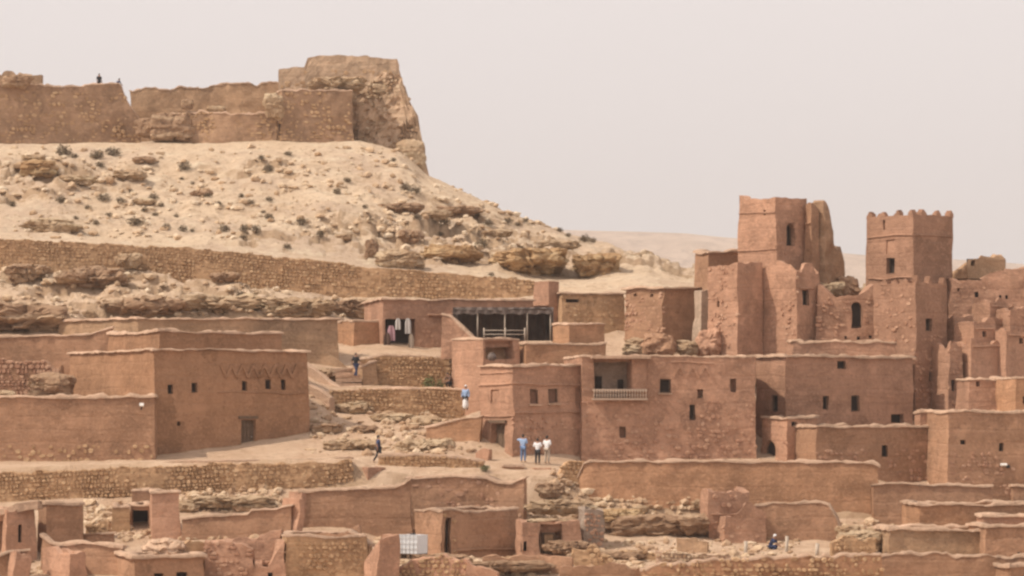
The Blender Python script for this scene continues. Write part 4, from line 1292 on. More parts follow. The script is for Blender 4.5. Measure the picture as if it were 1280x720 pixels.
mb.grid(G); G2 = G.copy(); G2[..., 2] -= .04; mb.grid(G2, flip=True)
part(mb, 'canopy', 'tarp', aw)
mb = MB()
G = np.zeros((60, 8, 3))
for i in range(60):
    for j in range(8):
        a, b = i / 59, j / 7
        G[i, j] = (kx(566 + 126 * a) * (Ya + 4.6), Ya + 4.6 + .12 * math.sin(a * 60), rowz(384 + 42 * b, Ya + 4.6))
mb.grid(G)
part(mb, 'back_shade_sheet', 'shade_pot_brown', aw)  # added dark sheet standing in for the shade under the canopy
for e, sx in ((566, 1), (691, -1)):
    mb = MB()
    G = np.zeros((16, 6, 3))
    for i in range(16):
        for j in range(6):
            a, b = i / 15, j / 5
            G[i, j] = (kx(e) * Ya + .06 * math.sin(a * 20), Ya + .2 + 4.4 * a, rowz(387 + 38 * b, Ya))
    mb.grid(G)
    part(mb, 'side_shade_sheet', 'shade_pot_brown', aw)  # added side sheets, the shade of the shelter put into their colour
mb = MB()
G = np.zeros((60, 4, 3))
for i in range(60):
    for j in range(4):
        a, b = i / 59, j / 3
        G[i, j] = (kx(566 + 124 * a) * Ya, Ya - .16 + .05 * math.sin(a * 70), rowz(387.5 + 5 * b + .8 * math.sin(a * 40) * b, Ya))
mb.grid(G)
part(mb, 'valance', 'shade_pot_brown', aw)
for px in (597, 631, 659, 688):
    mb = MB()
    mb.tube((kx(px) * Ya, Ya - .05, rowz(426, Ya)), (kx(px) * Ya, Ya - .05, rowz(388, Ya)), .045)
    part(mb, 'post', 'beige', aw)
rl = root('railing', (kx(628) * Ya, Ya - .6, rowz(424, Ya)), 'low pale metal railing in front of the dark awning shelter', 'railing')
for y_ in (413, 418):
    mb = MB(); mb.tube((kx(604) * (Ya - .6), Ya - .6, rowz(y_, Ya - .6)), (kx(657) * (Ya - .6), Ya - .6, rowz(y_, Ya - .6)), .03); part(mb, 'rail', 'beige', rl)
for px in (605, 631.5, 656):
    mb = MB(); mb.tube((kx(px) * (Ya - .6), Ya - .6, rowz(426, Ya)), (kx(px) * (Ya - .6), Ya - .6, rowz(410, Ya)), .05); part(mb, 'post', 'beige', rl)
rt = root('clay_pot', (kx(615) * 206.6, 206.6, rowz(451, 206.6)), 'dark clay pot standing in the recess below the awning', 'pot')
mb = MB()
prf = [(0.0, 0), (.16, 0), (.27, .14), (.30, .28), (.24, .42), (.15, .50), (.19, .56), (.14, .55), (.10, .45), (0, .40)]
G = np.array([[(r_ * math.cos(t_), r_ * math.sin(t_), z_) for r_, z_ in prf] for t_ in np.linspace(0, 2 * math.pi, 17)])
mb.grid(G + np.array(rt.location)[None, None])
part(mb, 'body', 'shade_pot_brown', rt)

# ================================================================== kasbah towers
Yk = 214
house('kasbah_tower', 'tall ruined kasbah tower top with an arched window, the highest on the left', 'tower', 922, 970, 1009, Yk, 245, 330, 42, mat='pink', cope=False, rag=.10, batter=.015, seed=30, amp=.08, par=.4,
      prof=[(915, 241), (925, 241), (930, 247), (938, 246), (950, 248), (970, 246), (1012, 246)], ops=[('R', 983, 279, 994, 308, 'window', .5, {'arch': 1}), ('L', 955, 261, 958, 268, 'hollow')], lips=[('L', 922, 970, 313, .05), ('L', 922, 970, 266, .04)],
      stones=[('R', 314, 328, .4, .4)], smat='stonesp')
house('kasbah_tower', 'massive lit lower body of the left kasbah with a small side window', 'tower', 950, 996, 1026, 211, 322, 440, 40, mat='pink', cope=False, rag=.3, batter=.012, seed=31, amp=.08,
      prof=[(900, 322), (950, 323), (976, 322), (978, 326), (990, 329), (992, 334), (1003, 335), (1004, 328), (1018, 326), (1019, 334), (1040, 350)], ops=[('R', 1003, 362, 1012, 382, 'window', .4)], stones=[('L', 345, 432, .4, .3)], smat='stonesp', lips=[('R', 1000, 1016, 360, .12)])
house('kasbah_wall', 'shadowed square buttress between the two lit faces of the left kasbah', 'tower', 884, 922, 954, 211.5, 328, 440, 44, mat='pink', cope=False, rag=.25, batter=.006, seed=32, amp=.08,
      prof=[(870, 332), (888, 330), (905, 333), (922, 326), (950, 324)], ops=[('L', 895, 376, 898, 384, 'hollow')], stones=[('L', 334, 436, .4, .35)], smat='stonesp')
house('ruined_wall', 'brown ruined cornice fragment on the skyline left of the left kasbah', 'ruined wall', 879, 886, 924, 219, 314, 345, 20, mat='brown', cope=(.15, .12), rag=.2, seed=33, depth=2.5)
house('ruined_tower', 'narrow broken pier joined to the right side of the left kasbah top', 'ruined tower', 1004, 1014, 1026, Yk + 1, 252, 345, 40, mat='brown', cope=False, rag=.15, seed=34, amp=.12, prof=[(1000, 256), (1010, 251), (1020, 254), (1030, 268)], lips=[('L', 1004, 1014, 280, .12)])
wall('ruined_wall', 'slanting brown remnant of a curved wall sloping down beside the left kasbah', 'ruined wall', [(1021, 258, 360, 216.0), (1030, 272, 360, 217.0), (1037, 298, 362, 217.6), (1046, 320, 364, 218), (1054, 340, 366, 218.2)], 'fort', .9, False, rag=1.0, seed=35, amp=.2)
rock('ruined_wall', 'rounded stump of brown masonry between the two kasbah towers', 1060, 372, 38, 40, 2.4, 'fort', seed=86, under=0, strata=.02, Y=216.5, cat='ruined wall', block=.35)
rock('rock', 'pale rubble spilling from the curved wall remnant', 1040, 368, 34, 20, 2, 'rock', seed=87, under=0, Y=215.5)
house('kasbah_wall', 'ragged lit curtain wall with an arched window between the kasbah towers', 'wall', 1018, 1020, 1100, 211.6, 362, 440, 2, mat='pink', cope=False, depth=2.2, rag=.3, seed=36, amp=.12, prof=[(1015, 352), (1024, 358), (1036, 366), (1052, 370), (1068, 366), (1080, 367), (1092, 358), (1110, 352)],
      ops=[('R', 1064, 377, 1078, 409, 'window', .5, {'arch': 1}), ('R', 1056, 419, 1059, 423, 'hollow', .3), ('R', 1071, 419, 1075, 423, 'hollow', .3), ('R', 1086, 419, 1090, 423, 'hollow', .3)], stones=[('R', 372, 430, .4, .3)], smat='stonesp')
house('mud_ledge', 'stepped mud terrace under the ragged curtain wall', 'wall', 985, 990, 1140, 208.5, 426, 445, 2, mat='pink', cope=(.08, .12), depth=3, rag=.15, seed=37)
Yr = 213
house('kasbah_tower', 'square crenellated kasbah tower, the highest on the right', 'tower', 1083, 1141, 1191, Yr, 268, 372, 40, mat='clay', cope=False, batter=.004, seed=40, amp=.07, par=.5,
      ops=[('L', 1108, 322, 1118, 342, 'window', .4), ('L', 1104, 268.5 + 6, 1107, 288, 'niche'), ('L', 1108, 300, 1119, 318, 'niche', .06)], lips=[('L', 1084, 1141, 295, .06), ('R', 1141, 1190, 295, .06), ('L', 1086, 1141, 348, .08)],
      merlons=[('L', (.05, .35, .66, .95), .5, .36), ('R', (.3, .64, .95), .5, .34), ('X', (.3, .7), .5, .32), ('Y', (.3, .7), .5, .32)])
house('kasbah_tower', 'tall slim lower tower with a dark front and two slit windows below the right kasbah', 'tower', 1092, 1144, 1184, 207.5, 352, 520, 44, mat='clay', cope=False, batter=.004, seed=41, amp=.08, rag=.1,
      ops=[('R', 1157, 398, 1166, 414, 'window', .4), ('R', 1162, 465, 1169, 478, 'window', .4)], stones=[('R', 418, 512, .4, .35), ('L', 360, 440, .4, .25)], smat='stonesp',
      merlons=[('R', (.08, .5, .92), .42, .5), ('L', (.25, .5, .75), .45, .3)])
house('ruined_wall', 'small roofless ruin on the skyline right of the crenellated tower', 'ruined wall', 1194, 1208, 1257, 218, 320, 352, 20, mat='tan', cope=False, rag=.4, seed=42, amp=.15, depth=3, prof=[(1190, 340), (1204, 326), (1216, 319), (1250, 319), (1258, 324)], ops=[('R', 1213, 325, 1218, 331, 'hollow')])
house('ruined_wall', 'broad lit ruined wall full of small holes on the right edge', 'ruined wall', 1182, 1186, 1300, 213.5, 346, 470, 3, mat='pink', cope=False, rag=.35, seed=43, amp=.14, depth=2, prof=[(1180, 346), (1205, 349), (1230, 350), (1236, 340), (1262, 338), (1300, 334)],
      ops=[('R', 1219, 364, 1224, 372, 'hollow', .3), ('R', 1250, 369, 1253, 373, 'hollow', .3), ('R', 1258, 369, 1261, 373, 'hollow', .3), ('R', 1253, 383, 1258, 388, 'hollow', .3), ('R', 1193, 360, 1196, 364, 'hollow', .3)], stones=[('R', 352, 420, .5, .35)], smat='stonesp')
for i, (px, pr, yt, yb, Y, lab, mt) in enumerate([
    (1206, 1222, 410, 470, 209, 'stubby ruined pillar right of the slim dark tower', 'pink'), (1236, 1262, 396, 450, 210, 'broken lit wall corner standing among the ruins at right', 'pink'),
    (1262, 1296, 384, 440, 209.5, 'ragged wall stump at the right edge above the small pink house', 'pink'), (1186, 1206, 430, 520, 206.5, 'crumbling lit wall with a slit window beside the slim dark tower', 'pink'),
    (1212, 1290, 428, 480, 207.5, 'dark ruined house front behind the small pink house', 'brown')]):
    house('ruined_wall', lab, 'ruined wall', px - 6, px, pr, Y, yt, yb, 22, mat=mt, cope=False, rag=.4, seed=50 + i, amp=.07, depth=3, cell=.24, ops=[('R', 1190, 475, 1196, 489, 'window', .4)] if i == 3 else [], stones=[('R', yt + 6, yb, .45, .5)], smat='stonesp')
for i, (px, pr, yt, yb, Y, lab) in enumerate([(1216, 1246, 402, 440, 207.6, 'thin eroded mud stump in the middle of the ruins at right'), (1214, 1268, 424, 452, 206.8, 'low row of broken mud stumps in front of the ruined house front'),
                                              (1258, 1296, 410, 446, 207.2, 'pale pointed mud stump at the right edge'), (1192, 1218, 394, 440, 210.4, 'narrow leaning mud stump beside the slim dark tower'), (1238, 1262, 374, 410, 211.2, 'small mud stump against the wall full of holes')]):
    house('ruined_wall', lab, 'ruined wall', px - 4, px, pr, Y, yt, yb, 28, mat='pink', cope=False, rag=.4, seed=90 + i, amp=.06, depth=2.2, cell=.2, ops=[('R', (px + pr) / 2 - 3, yt + 12, (px + pr) / 2 + 2, yt + 19, 'hollow', .3)] if i in (0, 2) else [], lips=[('R', px + 2, pr - 3, yt + 9, .08)])

# ================================================================== left house and its neighbours
hL = house('mud_house', 'large square mud house with a wooden door and a zigzag frieze on the left', 'house', 85, 192, 388, 197, 437, 577, 30, mat='rust', seed=100, found=1.0, batter=.018,
      ops=[('R', 210, 480, 217, 492, 'window'), ('R', 239.5, 478, 246.5, 490, 'window'), ('R', 303, 477, 310, 489, 'window'), ('R', 334, 475, 341, 487, 'window'), ('R', 353.5, 474, 360, 486, 'window'), ('R', 221, 527, 225, 532, 'hollow'),
           ('R', 302.5, 524, 319.5, 564, 'door')], lips=[('R', 272, 383, 491, .03)])
# zigzag frieze: raised V bars
dR, C0 = hL['dR'], hL['C']
nrm = np.array((dR[1], -dR[0]))
def on_face(h, px, py):
    k = kx(px)
    u = (k * h['C'][1] - h['C'][0]) / (h['dR'][0] - k * h['dR'][1])
    xy = h['C'] + h['dR'] * u
    return np.array((xy[0], xy[1], rowz(py, xy[1])))
def chevrons(h, xs, y0, y1, name='frieze_chevron', mat='rust', bar=.09, up=False, w=7):
    nr = np.array((h['dR'][1], -h['dR'][0], 0)); dr = np.array((*h['dR'], 0))
    for px in xs:
        mb = MB()
        apex = on_face(h, px, y1 if not up else y0)
        for s in (-1, 1):
            e = on_face(h, px + s * w, y0 if not up else y1)
            v = (e - apex); L = np.linalg.norm(v); v /= L
            mb.obox((apex + e) / 2 + nr * 0.02 + nr * .004 * s, v * L / 2, nr * .09, np.cross(v, nr) * bar)
        mb.v = [h['warp'](np.concatenate(mb.v))]
        part(mb, name, mat, h['root'], smooth=False)
chevrons(hL, (283, 297, 311, 325, 339, 353, 367), 456, 472)
house('mud_room', 'set-back rooftop room on the large left house with a lit pink side', 'house', 134, 198, 352, 205, 415, 452, 28, mat='rust', seed=101, cope=(.12, .15), found=.8)
mb = MB()
house('mud_house', 'long low tan mud house behind the large left house', 'house', 72, 172, 424, 213, 398, 460, 10, mat='tan', seed=102, lrot=40, found=1.2)
wall('mud_wall', 'shaded mud wall above a rubble slope at the far left', 'wall', [(-60, 422, 470, 214.5), (0, 421, 468, 214.5), (90, 420, 470, 214.4), (112, 419, 470, 214.3), (128, 414, 470, 214.2), (140, 411, 470, 214.2)], 'brown', .6, True, seed=103, found=2)
wall('stone_wall', 'rough stone footing under the shaded mud wall at the far left', 'wall', [(-60, 452, 500, 206.6), (0, 452, 500, 206.6), (50, 455, 500, 206.4), (78, 460, 500, 206)], 'brown', .7, False, stone=.4, seed=104, rag=.3, found=2, smat='stonesp')
rock('rock', 'brown rubble mound piled between the stone footing and the lit house side', 62, 498, 64, 40, 2.6, 'rock3', seed=95, under=0, Y=202.4)
rock('rock', 'small pale stone at the far left on the low roof edge', 6, 496, 26, 12, 1.2, 'rock', seed=96, under=0, Y=200.5)
wl_ = house('mud_house', 'low dark lean-to with a long pale roof edge left of the large house', 'house', -72, -60, 194, 195, 497, 585, 2, mat='brown', seed=105, depth=6.5, cope=(.12, .2), stones=[('R', 556, 585, .4, .45)], par=.15)
lp = root('wall_lamp', (kx(177) * 194.9, 194.8, rowz(508, 195)), 'small white floodlight fixed on the low dark lean-to', 'lamp')
mb = MB(); q = np.array(lp.location); mb.obox(q + np.array((.05, -.28, .1)), np.array((.13, 0, 0)), np.array((0, .08, -.03)), np.array((0, .03, .09))); part(mb, 'housing', 'lampw', lp, smooth=False)
mb = MB(); mb.tube(q + np.array((0, .2, -.1)), q + np.array((.02, -.22, .0)), .04); mb.tube(q + np.array((0, -.12, -.22)), q + np.array((0, -.12, -.02)), .03); part(mb, 'bracket', 'dark', lp)

# ================================================================== stone terrace wall in front of the left house
wall('stone_wall', 'long rubble stone retaining wall in front of the large left house', 'stone wall', [(-60, 592, 640, 189.6), (0, 590, 636, 189.6), (90, 588, 630, 189.6), (200, 582, 625, 189.6), (300, 579, 620, 189.7), (400, 578, 614, 189.8), (440, 578, 608, 190)], 'olive', 1.0, False, stone=.34, seed=110, rag=.22)
wall('coping_wall', 'low pale mud kerb along the terrace edge before the wooden door', 'wall', [(204, 577, 588, 190.6), (260, 575, 586, 190.6), (330, 575, 585, 190.7), (400, 573, 583, 190.8), (442, 571, 582, 191)], 'cope', .6, False, rag=.06, seed=111, found=.3)
house('mud_block', 'little pink mud block with a stone side below the path', 'wall', 432, 460, 483, 189.4, 584, 612, 35, mat='pink', cope=False, cell=.22, seed=112)

# middle slope: terraces and steps
wall('stone_wall', 'stone terrace wall right of the steps, lower of the two', 'stone wall', [(412, 489, 523, 209.8), (445, 487, 523, 209.8), (520, 486, 526, 209.8), (582, 487, 530, 209.8)], 'olive', .8, (.05, .1), stone=.34, seed=115)
wall('stone_wall', 'stone terrace wall in front of the shop doorway, upper of the two', 'stone wall', [(450, 449, 486, 214.4), (500, 446, 486, 214.4), (562, 447, 487, 214.4)], 'olive', .8, (.05, .1), stone=.34, seed=116)
wall('stair_parapet', 'pale sloping parapet beside the stairs, left of the climbing person', 'wall', [(380, 453, 464, 213.4), (396, 463, 474, 212.6), (412, 475, 486, 211.8), (428, 486, 497, 211)], 'cope', .5, False, seed=117, rag=.08)
wall('stair_parapet', 'short pale parapet lower on the slope beside the large house', 'wall', [(384, 478, 490, 209.8), (398, 487, 498, 209.2), (414, 498, 508, 208.6)], 'cope', .5, False, seed=118, rag=.1)
house('stair_pier', 'pale square pier at the end of the upper terrace wall', 'wall', 440, 453, 472, 212.6, 456, 486, 32, mat='tan', cope=(.06, .1), cell=.22, seed=119, prof=[(436, 458), (446, 458), (455, 460), (474, 450)])
wall('mud_wall', 'brown mud wall stub below the little annex', 'wall', [(384, 443, 470, 215.5), (410, 441, 470, 215.5), (424, 449, 474, 215.3), (440, 462, 480, 215.2)], 'tan', .6, False, rag=.15, seed=120)
# steps
sp = root('stone_steps', (*hit(436, 482, 208)[:2], hit(436, 482, 208)[2]), 'rough stone steps climbing to the terrace of the shop', 'steps')
for i in range(7):
    px, py = 440 - i * 1.5, 488 - i * 4.6
    x, y, z = kx(px) * (210.9 + i * .55), 210.9 + i * .55, rowz(py, 210.9 + i * .55)
    mb = MB()
    mb.obox((x, y + .15, z - .12), np.array((.85, .04, 0)), np.array((-.02, .36, 0)), np.array((0, 0, .13)))
    mb.displace(lambda V: rough(V, .10, i))
    part(mb, 'step', 'cope', sp, smooth=False)
wall('mud_wall', 'orange brown garden wall with a rising coping beside the doorway of the middle house', 'wall', [(533, 535, 572, 199.2), (566, 527, 572, 199), (602, 519, 574, 198.7)], 'orange', .5, (.07, .12), seed=121)
rock('rock', 'large pale mound of sandy rock right of the walking tourist', 528, 572, 78, 32, 3.6, 'rock', seed=97, under=0, Y=197.0, strata=.04)
wall('stone_wall', 'low stone wall under the pale sandy mound', 'stone wall', [(474, 571, 600, 192.2), (520, 570, 600, 192.2), (570, 572, 600, 192.2), (604, 578, 602, 192.2)], 'olive', .7, (.04, .09), stone=.32, seed=122)
for i, (px, py, w, h, lab, mt) in enumerate([
    (440, 516, 90, 20, 'broad smooth pale rock slab on the slope below the terrace wall', 'rock'), (492, 528, 70, 18, 'flat pale rock below the lower terrace wall', 'rock'), (408, 540, 50, 18, 'stepped brown rock beside the right wall of the large house', 'rock3'),
    (440, 560, 70, 18, 'smooth whitish rock above the path', 'rock'), (532, 530, 44, 16, 'pale rounded boulder left of the garden wall', 'rock'), (456, 540, 40, 12, 'small brown ledge in the middle of the slope', 'rock3'), (410, 470, 34, 16, 'brown rock under the back house corner', 'rock3')]):
    rock('rock_outcrop', lab, px, py, w, h, 3.0, mt, seed=140 + i, under=.15, strata=.03, ymin=191, block=.35, sink=.4)
rubble('rubble', [(388, 495, 600, 570, 191), (470, 520, 560, 570, 191)], 'pale', 8, 420, .10, .38)

pg = [shrub_proto(k + 20, 'green') for k in range(2)]
shrub(537, 488, 16, 'green leafy plant growing at the foot of the upper terrace wall', None, h=1.5, proto=pg, ymin=210.6, name='plant')
shrub(550, 488, 11, 'thin green plant beside the taller leafy plant on the terrace', None, h=1.6, proto=pg, ymin=210.6, name='plant')
shrub(606, 590, 12, 'small green weed on the ledge below the middle house doorway', None, h=.8, proto=pg, ymin=186, name='plant')

# ================================================================== middle house with doorway
hM = house('mud_house', 'corner house with a pink doorway side and small brown shuttered windows in the middle', 'house', 597, 641, 738, 196.3, 457, 580, 34, mat='pink', seed=150, cope=(.16, .14), cell=.28,
      ops=[('L', 612, 529, 630, 575, 'door', .5), ('L', 611, 487, 622, 504, 'niche', .12), ('R', 662.5, 487, 674, 505, 'shutter', .22, {'sill': 1}), ('R', 687.5, 486, 699, 504, 'shutter', .22, {'sill': 1}), ('R', 722, 485, 733, 511, 'niche', .12)],
      lips=[('L', 597, 641, 481, .07), ('R', 641, 738, 481, .07), ('R', 641, 738, 516, .07), ('L', 597, 641, 520, .06), ('L', 597, 641, 466, .05)], stones=[('R', 520, 578, .34, .5)], found=1.4, smat='stonesp')
wall('door_step', 'pink mud bench and step at the doorway of the middle house', 'wall', [(596, 566, 585, 195.2), (604, 562, 585, 195.0), (612, 563, 585, 194.8)], 'pink', .5, False, rag=.1, seed=151)

# ================================================================== long house with the balcony
hB = house('mud_house', 'long house with a shaded balcony and a carved frieze in the centre', 'house', 722, 727, 946, 198.6, 445, 585, 7, mat='pink', seed=160, depth=9, found=1.5, cope=(.05, .08), batter=.012, par=.3, cell=.28,
      ops=[('R', 742, 450, 788, 498, 'loggia', 1.7), ('R', 825, 474, 838, 491, 'window', .35, {'sill': 1}), ('R', 872, 486, 879, 497, 'shutter', .3), ('R', 914.5, 472, 922.5, 489, 'shutter', .3), ('R', 861, 505, 868.5, 524, 'window'), ('R', 774, 533, 782, 547, 'shutter', .2)],
      smat='stonesp', stones=[('R', 502, 582, .36, .42)], lips=[('R', 838, 894, 453, .04)])
bl = root('balcony', tuple(on_face(hB, 765, 499)), 'pale balustrade balcony in front of the shaded recess on the long house', 'balcony')
nB = np.array((hB['dR'][1], -hB['dR'][0], 0)); dB = np.array((*hB['dR'], 0))
a0, a1 = on_face(hB, 740, 499), on_face(hB, 808, 499)
L = np.linalg.norm(a1[:2] - a0[:2])
for y_, hh, nm in ((499, .06, 'floor_slab'), (487.5, .06, 'handrail')):
    mb = MB(); mb.obox((on_face(hB, 740, y_) + on_face(hB, 808, y_)) / 2 + nB * .22, dB * L / 2, nB * (.26 if nm == 'floor_slab' else .07), np.array((0, 0, hh))); part(mb, nm, 'rail', bl, smooth=False)
for i in range(20):
    mb = MB()
    f_ = (i + .5) / 20
    p0 = a0 * (1 - f_) + a1 * f_ + nB * .36; p1 = p0.copy(); p0[2] += .06; p1[2] += .62
    mid_ = (p0 + p1) / 2
    mb.tube(p0, mid_, .035, 6); mb.tube(mid_, p1, .045, 6)
    part(mb, 'baluster', 'rail', bl)
for (x0, x1, y0, y1) in ((749, 757, 470, 486), (777, 784, 474, 486)):
    mb = MB()
    c = (on_face(hB, x0, y1) + on_face(hB, x1, y0)) / 2 - nB * 1.66
    mb.obox(c, dB * ((x1 - x0) / 2 * hB['C'][1] / F), nB * .05, np.array((0, 0, (y1 - y0) / 2 * hB['C'][1] / F)))
    part(mb, 'window', 'hole', hB['root'], smooth=False)
mb = MB(); mb.obox((on_face(hB, 737, 447) + on_face(hB, 812, 446)) / 2 + nB * .2, dB * 1.95, nB * .45, np.array((0, 0, .09))); mb.displace(lambda V: rough(V, .06, 3)); part(mb, 'balcony_eave', 'cope', hB['root'], smooth=False)
mb = MB(); mb.obox(on_face(hB, 798, 468) + nB * .05, dB * .50, nB * .09, np.array((0, 0, .98))); mb.displace(lambda V: rough(V, .06, 3)); part(mb, 'pilaster', 'pink', hB['root'], smooth=False)
chevrons(hB, (850, 866, 882), 457, 472, 'frieze_chevron', 'pink', .06, up=True, w=8)

# ================================================================== right group of houses
house('mud_house', 'tall plain house with a pale side and three small windows right of the balcony house', 'house', 944, 982, 1142, 202, 446, 560, 26, mat='pink', seed=170, cope=(.2, .16), found=2.2, batter=.01,
      ops=[('L', 962, 494, 971, 514, 'window'), ('R', 1047, 451, 1058, 461, 'window'), ('R', 1027.5, 495.5, 1035.5, 512, 'window'), ('R', 1064, 494.5, 1075, 514, 'window'), ('R', 1115, 518, 1131, 529, 'hollow', .5)])
house('mud_house', 'lower block with an arched doorway in front of the tall plain house', 'house', 950, 984, 1022, 198.8, 523, 585, 32, mat='pink', seed=171, cope=(.12, .14), cell=.26, ops=[('L', 954, 551, 969, 582, 'window', .4, {'arch': 1}), ('R', 990, 527, 997, 533, 'hollow')], stones=[('L', 540, 582, .36, .25)], smat='stonesp')
house('mud_house', 'broad brown house with one slit window below the tall plain house', 'house', 1008, 1020, 1198, 196, 534, 610, 18, mat='brown', seed=172, depth=4.2, cope=(.12, .16), ops=[('R', 1103, 556, 1111, 571, 'window')], stones=[('R', 560, 605, .36, .3)], smat='stonesp')
house('mud_wall', 'short lit wall stepping up right of the slit window house', 'wall', 1143, 1150, 1188, 198.6, 516, 540, 6, mat='pink', seed=173, cope=(.1, .14), depth=1.5)
house('mud_house', 'large dark brown house with two small windows at the right edge', 'house', 1176, 1184, 1300, 195, 515, 625, 14, mat='brown', seed=174, depth=5.5, cope=(.08, .14), ops=[('R', 1249, 554, 1255, 565, 'window'), ('R', 1200, 550, 1206, 556, 'hollow', .2)], stones=[('R', 568, 620, .36, .35)], smat='stonesp')
house('mud_house', 'small pink house with two small windows at the right edge', 'house', 1206, 1211, 1268, 201.5, 475, 525, 4, mat='pink', seed=175, depth=4, cope=(.08, .12), ops=[('R', 1220, 472 + 6, 1225, 484, 'shutter', .3), ('R', 1250, 478, 1255, 485, 'shutter', .3)])
house('mud_house', 'dark house corner cut by the right edge of the picture', 'house', 1262, 1268, 1330, 198.2, 473, 600, 12, mat='orange', seed=176, depth=5, cope=(.06, .12), ops=[('R', 1277, 495, 1281, 505, 'window')])
lp = root('wall_lamp', (kx(1254) * 196.3, 196.2, rowz(582, 196.3)), 'small white lamp on the large dark brown house at right', 'lamp')
mb = MB(); q = np.array(lp.location); mb.obox(q + np.array((-.05, -.42, .06)), np.array((.2, 0, 0)), np.array((0, .10, -.04)), np.array((0, .03, .06))); part(mb, 'housing', 'lampw', lp, smooth=False)
mb = MB(); mb.tube(q + np.array((.1, .2, -.05)), q + np.array((.1, -.36, .0)), .05); mb.obox(q + np.array((.25, -.15, -.05)), np.array((.12, 0, 0)), np.array((0, .06, 0)), np.array((0, 0, .1))); part(mb, 'bracket', 'dark', lp)

# terrace walls
wall('mud_wall', 'long smooth brown terrace wall with a pale coping right of the tourists', 'wall', [(727, 596, 640, 190.4), (732, 580, 642, 190.3), (738, 578, 642, 190.2), (880, 577, 646, 190), (1000, 579, 650, 190), (1092, 580, 652, 190), (1098, 584, 652, 190)], 'orange', .6, (.1, .13), seed=180, found=1.5, amp=.1)
wall('mud_wall', 'lower brown terrace wall with a pale coping at the right', 'wall', [(1092, 606, 655, 189), (1160, 605, 655, 189), (1238, 606, 655, 189)], 'brown', .6, True, seed=181, amp=.1)
wall('mud_wall', 'short wall stub at the right edge above the stepped roofs', 'wall', [(1264, 608, 640, 188), (1320, 607, 640, 188)], 'brown', .5, True, seed=182)
house('ruined_wall', 'stepped pink ruined wall stump below the long terrace wall', 'ruined wall', 878, 886, 937, 184.5, 612, 692, 16, mat='pink', cope=False, rag=.22, depth=2, seed=183, amp=.12, stones=[('R', 616, 690, .4, .35)], smat='stonesp', lips=[('R', 890, 937, 643, .12)])
house('ruined_wall', 'lower crumbling buttress joined to the stepped pink ruin', 'ruined wall', 900, 905, 957, 183.2, 640, 690, 12, mat='pink', cope=False, rag=.15, depth=1.6, seed=184, amp=.12, prof=[(895, 645), (915, 644), (935, 626), (946, 634), (960, 645)], stones=[('R', 645, 690, .4, .35)], smat='stonesp')
wall('mud_wall', 'grey brown wall with a sloping broken right end beside the pink ruin', 'wall', [(944, 631, 686, 184.8), (980, 629, 686, 184.8), (1026, 628, 686, 184.8), (1036, 632, 686, 184.7), (1046, 645, 686, 184.6), (1052, 662, 688, 184.5)], 'brown', .6, (.06, .1), rag=.12, seed=185)
for i, (px, py, w, h, lab) in enumerate([(812, 672, 150, 38, 'long layered rock ledge under the smooth terrace wall'), (775, 655, 60, 24, 'orange layered rock at the left end of the ledge'), (870, 664, 50, 28, 'dark undercut rock at the right end of the ledge')]):
    rock('rock_outcrop', lab, px, py, w, h, 2.6, ('rock3', 'rock2', 'rock3')[i], seed=190 + i, under=.55, Y=(184.6, 185.4, 184.2)[i], strata=.12)
for i, (px, py, w, h, lab) in enumerate([(800, 640, 20, 10, 'small brown stone at the foot of the terrace wall'), (873, 634, 18, 12, 'pale stone at the foot of the terrace wall beside the ruin')]):
    rock('rock', lab, px, py, w, h, .8, 'rock', seed=195 + i, under=0, Y=189.2)
rubble('rubble', [(740, 625, 900, 645, 188), (690, 585, 735, 640, 186), (1045, 650, 1130, 692, 178), (700, 675, 1000, 700, 170), (480, 690, 800, 720, 168), (1150, 640, 1200, 660, 180)], 'pale', 12, 900, .08, .36, 170)
rubble('rubble', [(225, 612, 350, 642, 182), (100, 630, 150, 660, 180), (640, 640, 720, 660, 180), (470, 640, 520, 700, 170)], 'pale', 14, 380, .08, .4, 170)

# ================================================================== people in the village
person('person in a light blue shirt and jeans, one elbow raised, outside the middle house', 654, 578, 2.9, 1.8, 'bcloth', 'jean', 'elbow', Y=194.4, seed=3)
person('person in a white shirt with dark trousers, left one of the close pair', 672, 581, 3.0, 1.70, 'wcloth', 'dark', Y=193.8, seed=4)
person('person in a white shirt and pale trousers, right one of the close pair', 684, 580, 2.6, 1.82, 'wcloth', 'beige', Y=194.2, seed=5)
person('person in a white headscarf and pale blue robe beside the pink corner wall', 582, 514, -.5, 1.76, 'bcloth', 'dark', hair='wcloth', robe='wcloth', Y=203.8, seed=6)
person('person in dark clothes walking down the stone steps', 445, 472, .7, 1.72, 'dark', 'navy', 'walk', Y=211.6, seed=7)
person('person in dark blue walking past the pale sandy mound', 473, 579, 1.9, 1.78, 'navy', 'dark', 'walk', Y=193.0, seed=8)
person('person in brown crouching on the terrace at the green plants', 562, 486, -.8, 1.70, 'brownc', 'dark', 'crouch', Y=210.8, seed=9)
person('person in dark blue crouching beside the grey brown wall with a white headscarf', 965, 692, 1.2, 1.75, 'navy', 'navy', 'crouch', hair='wcloth', Y=180.6, seed=10)

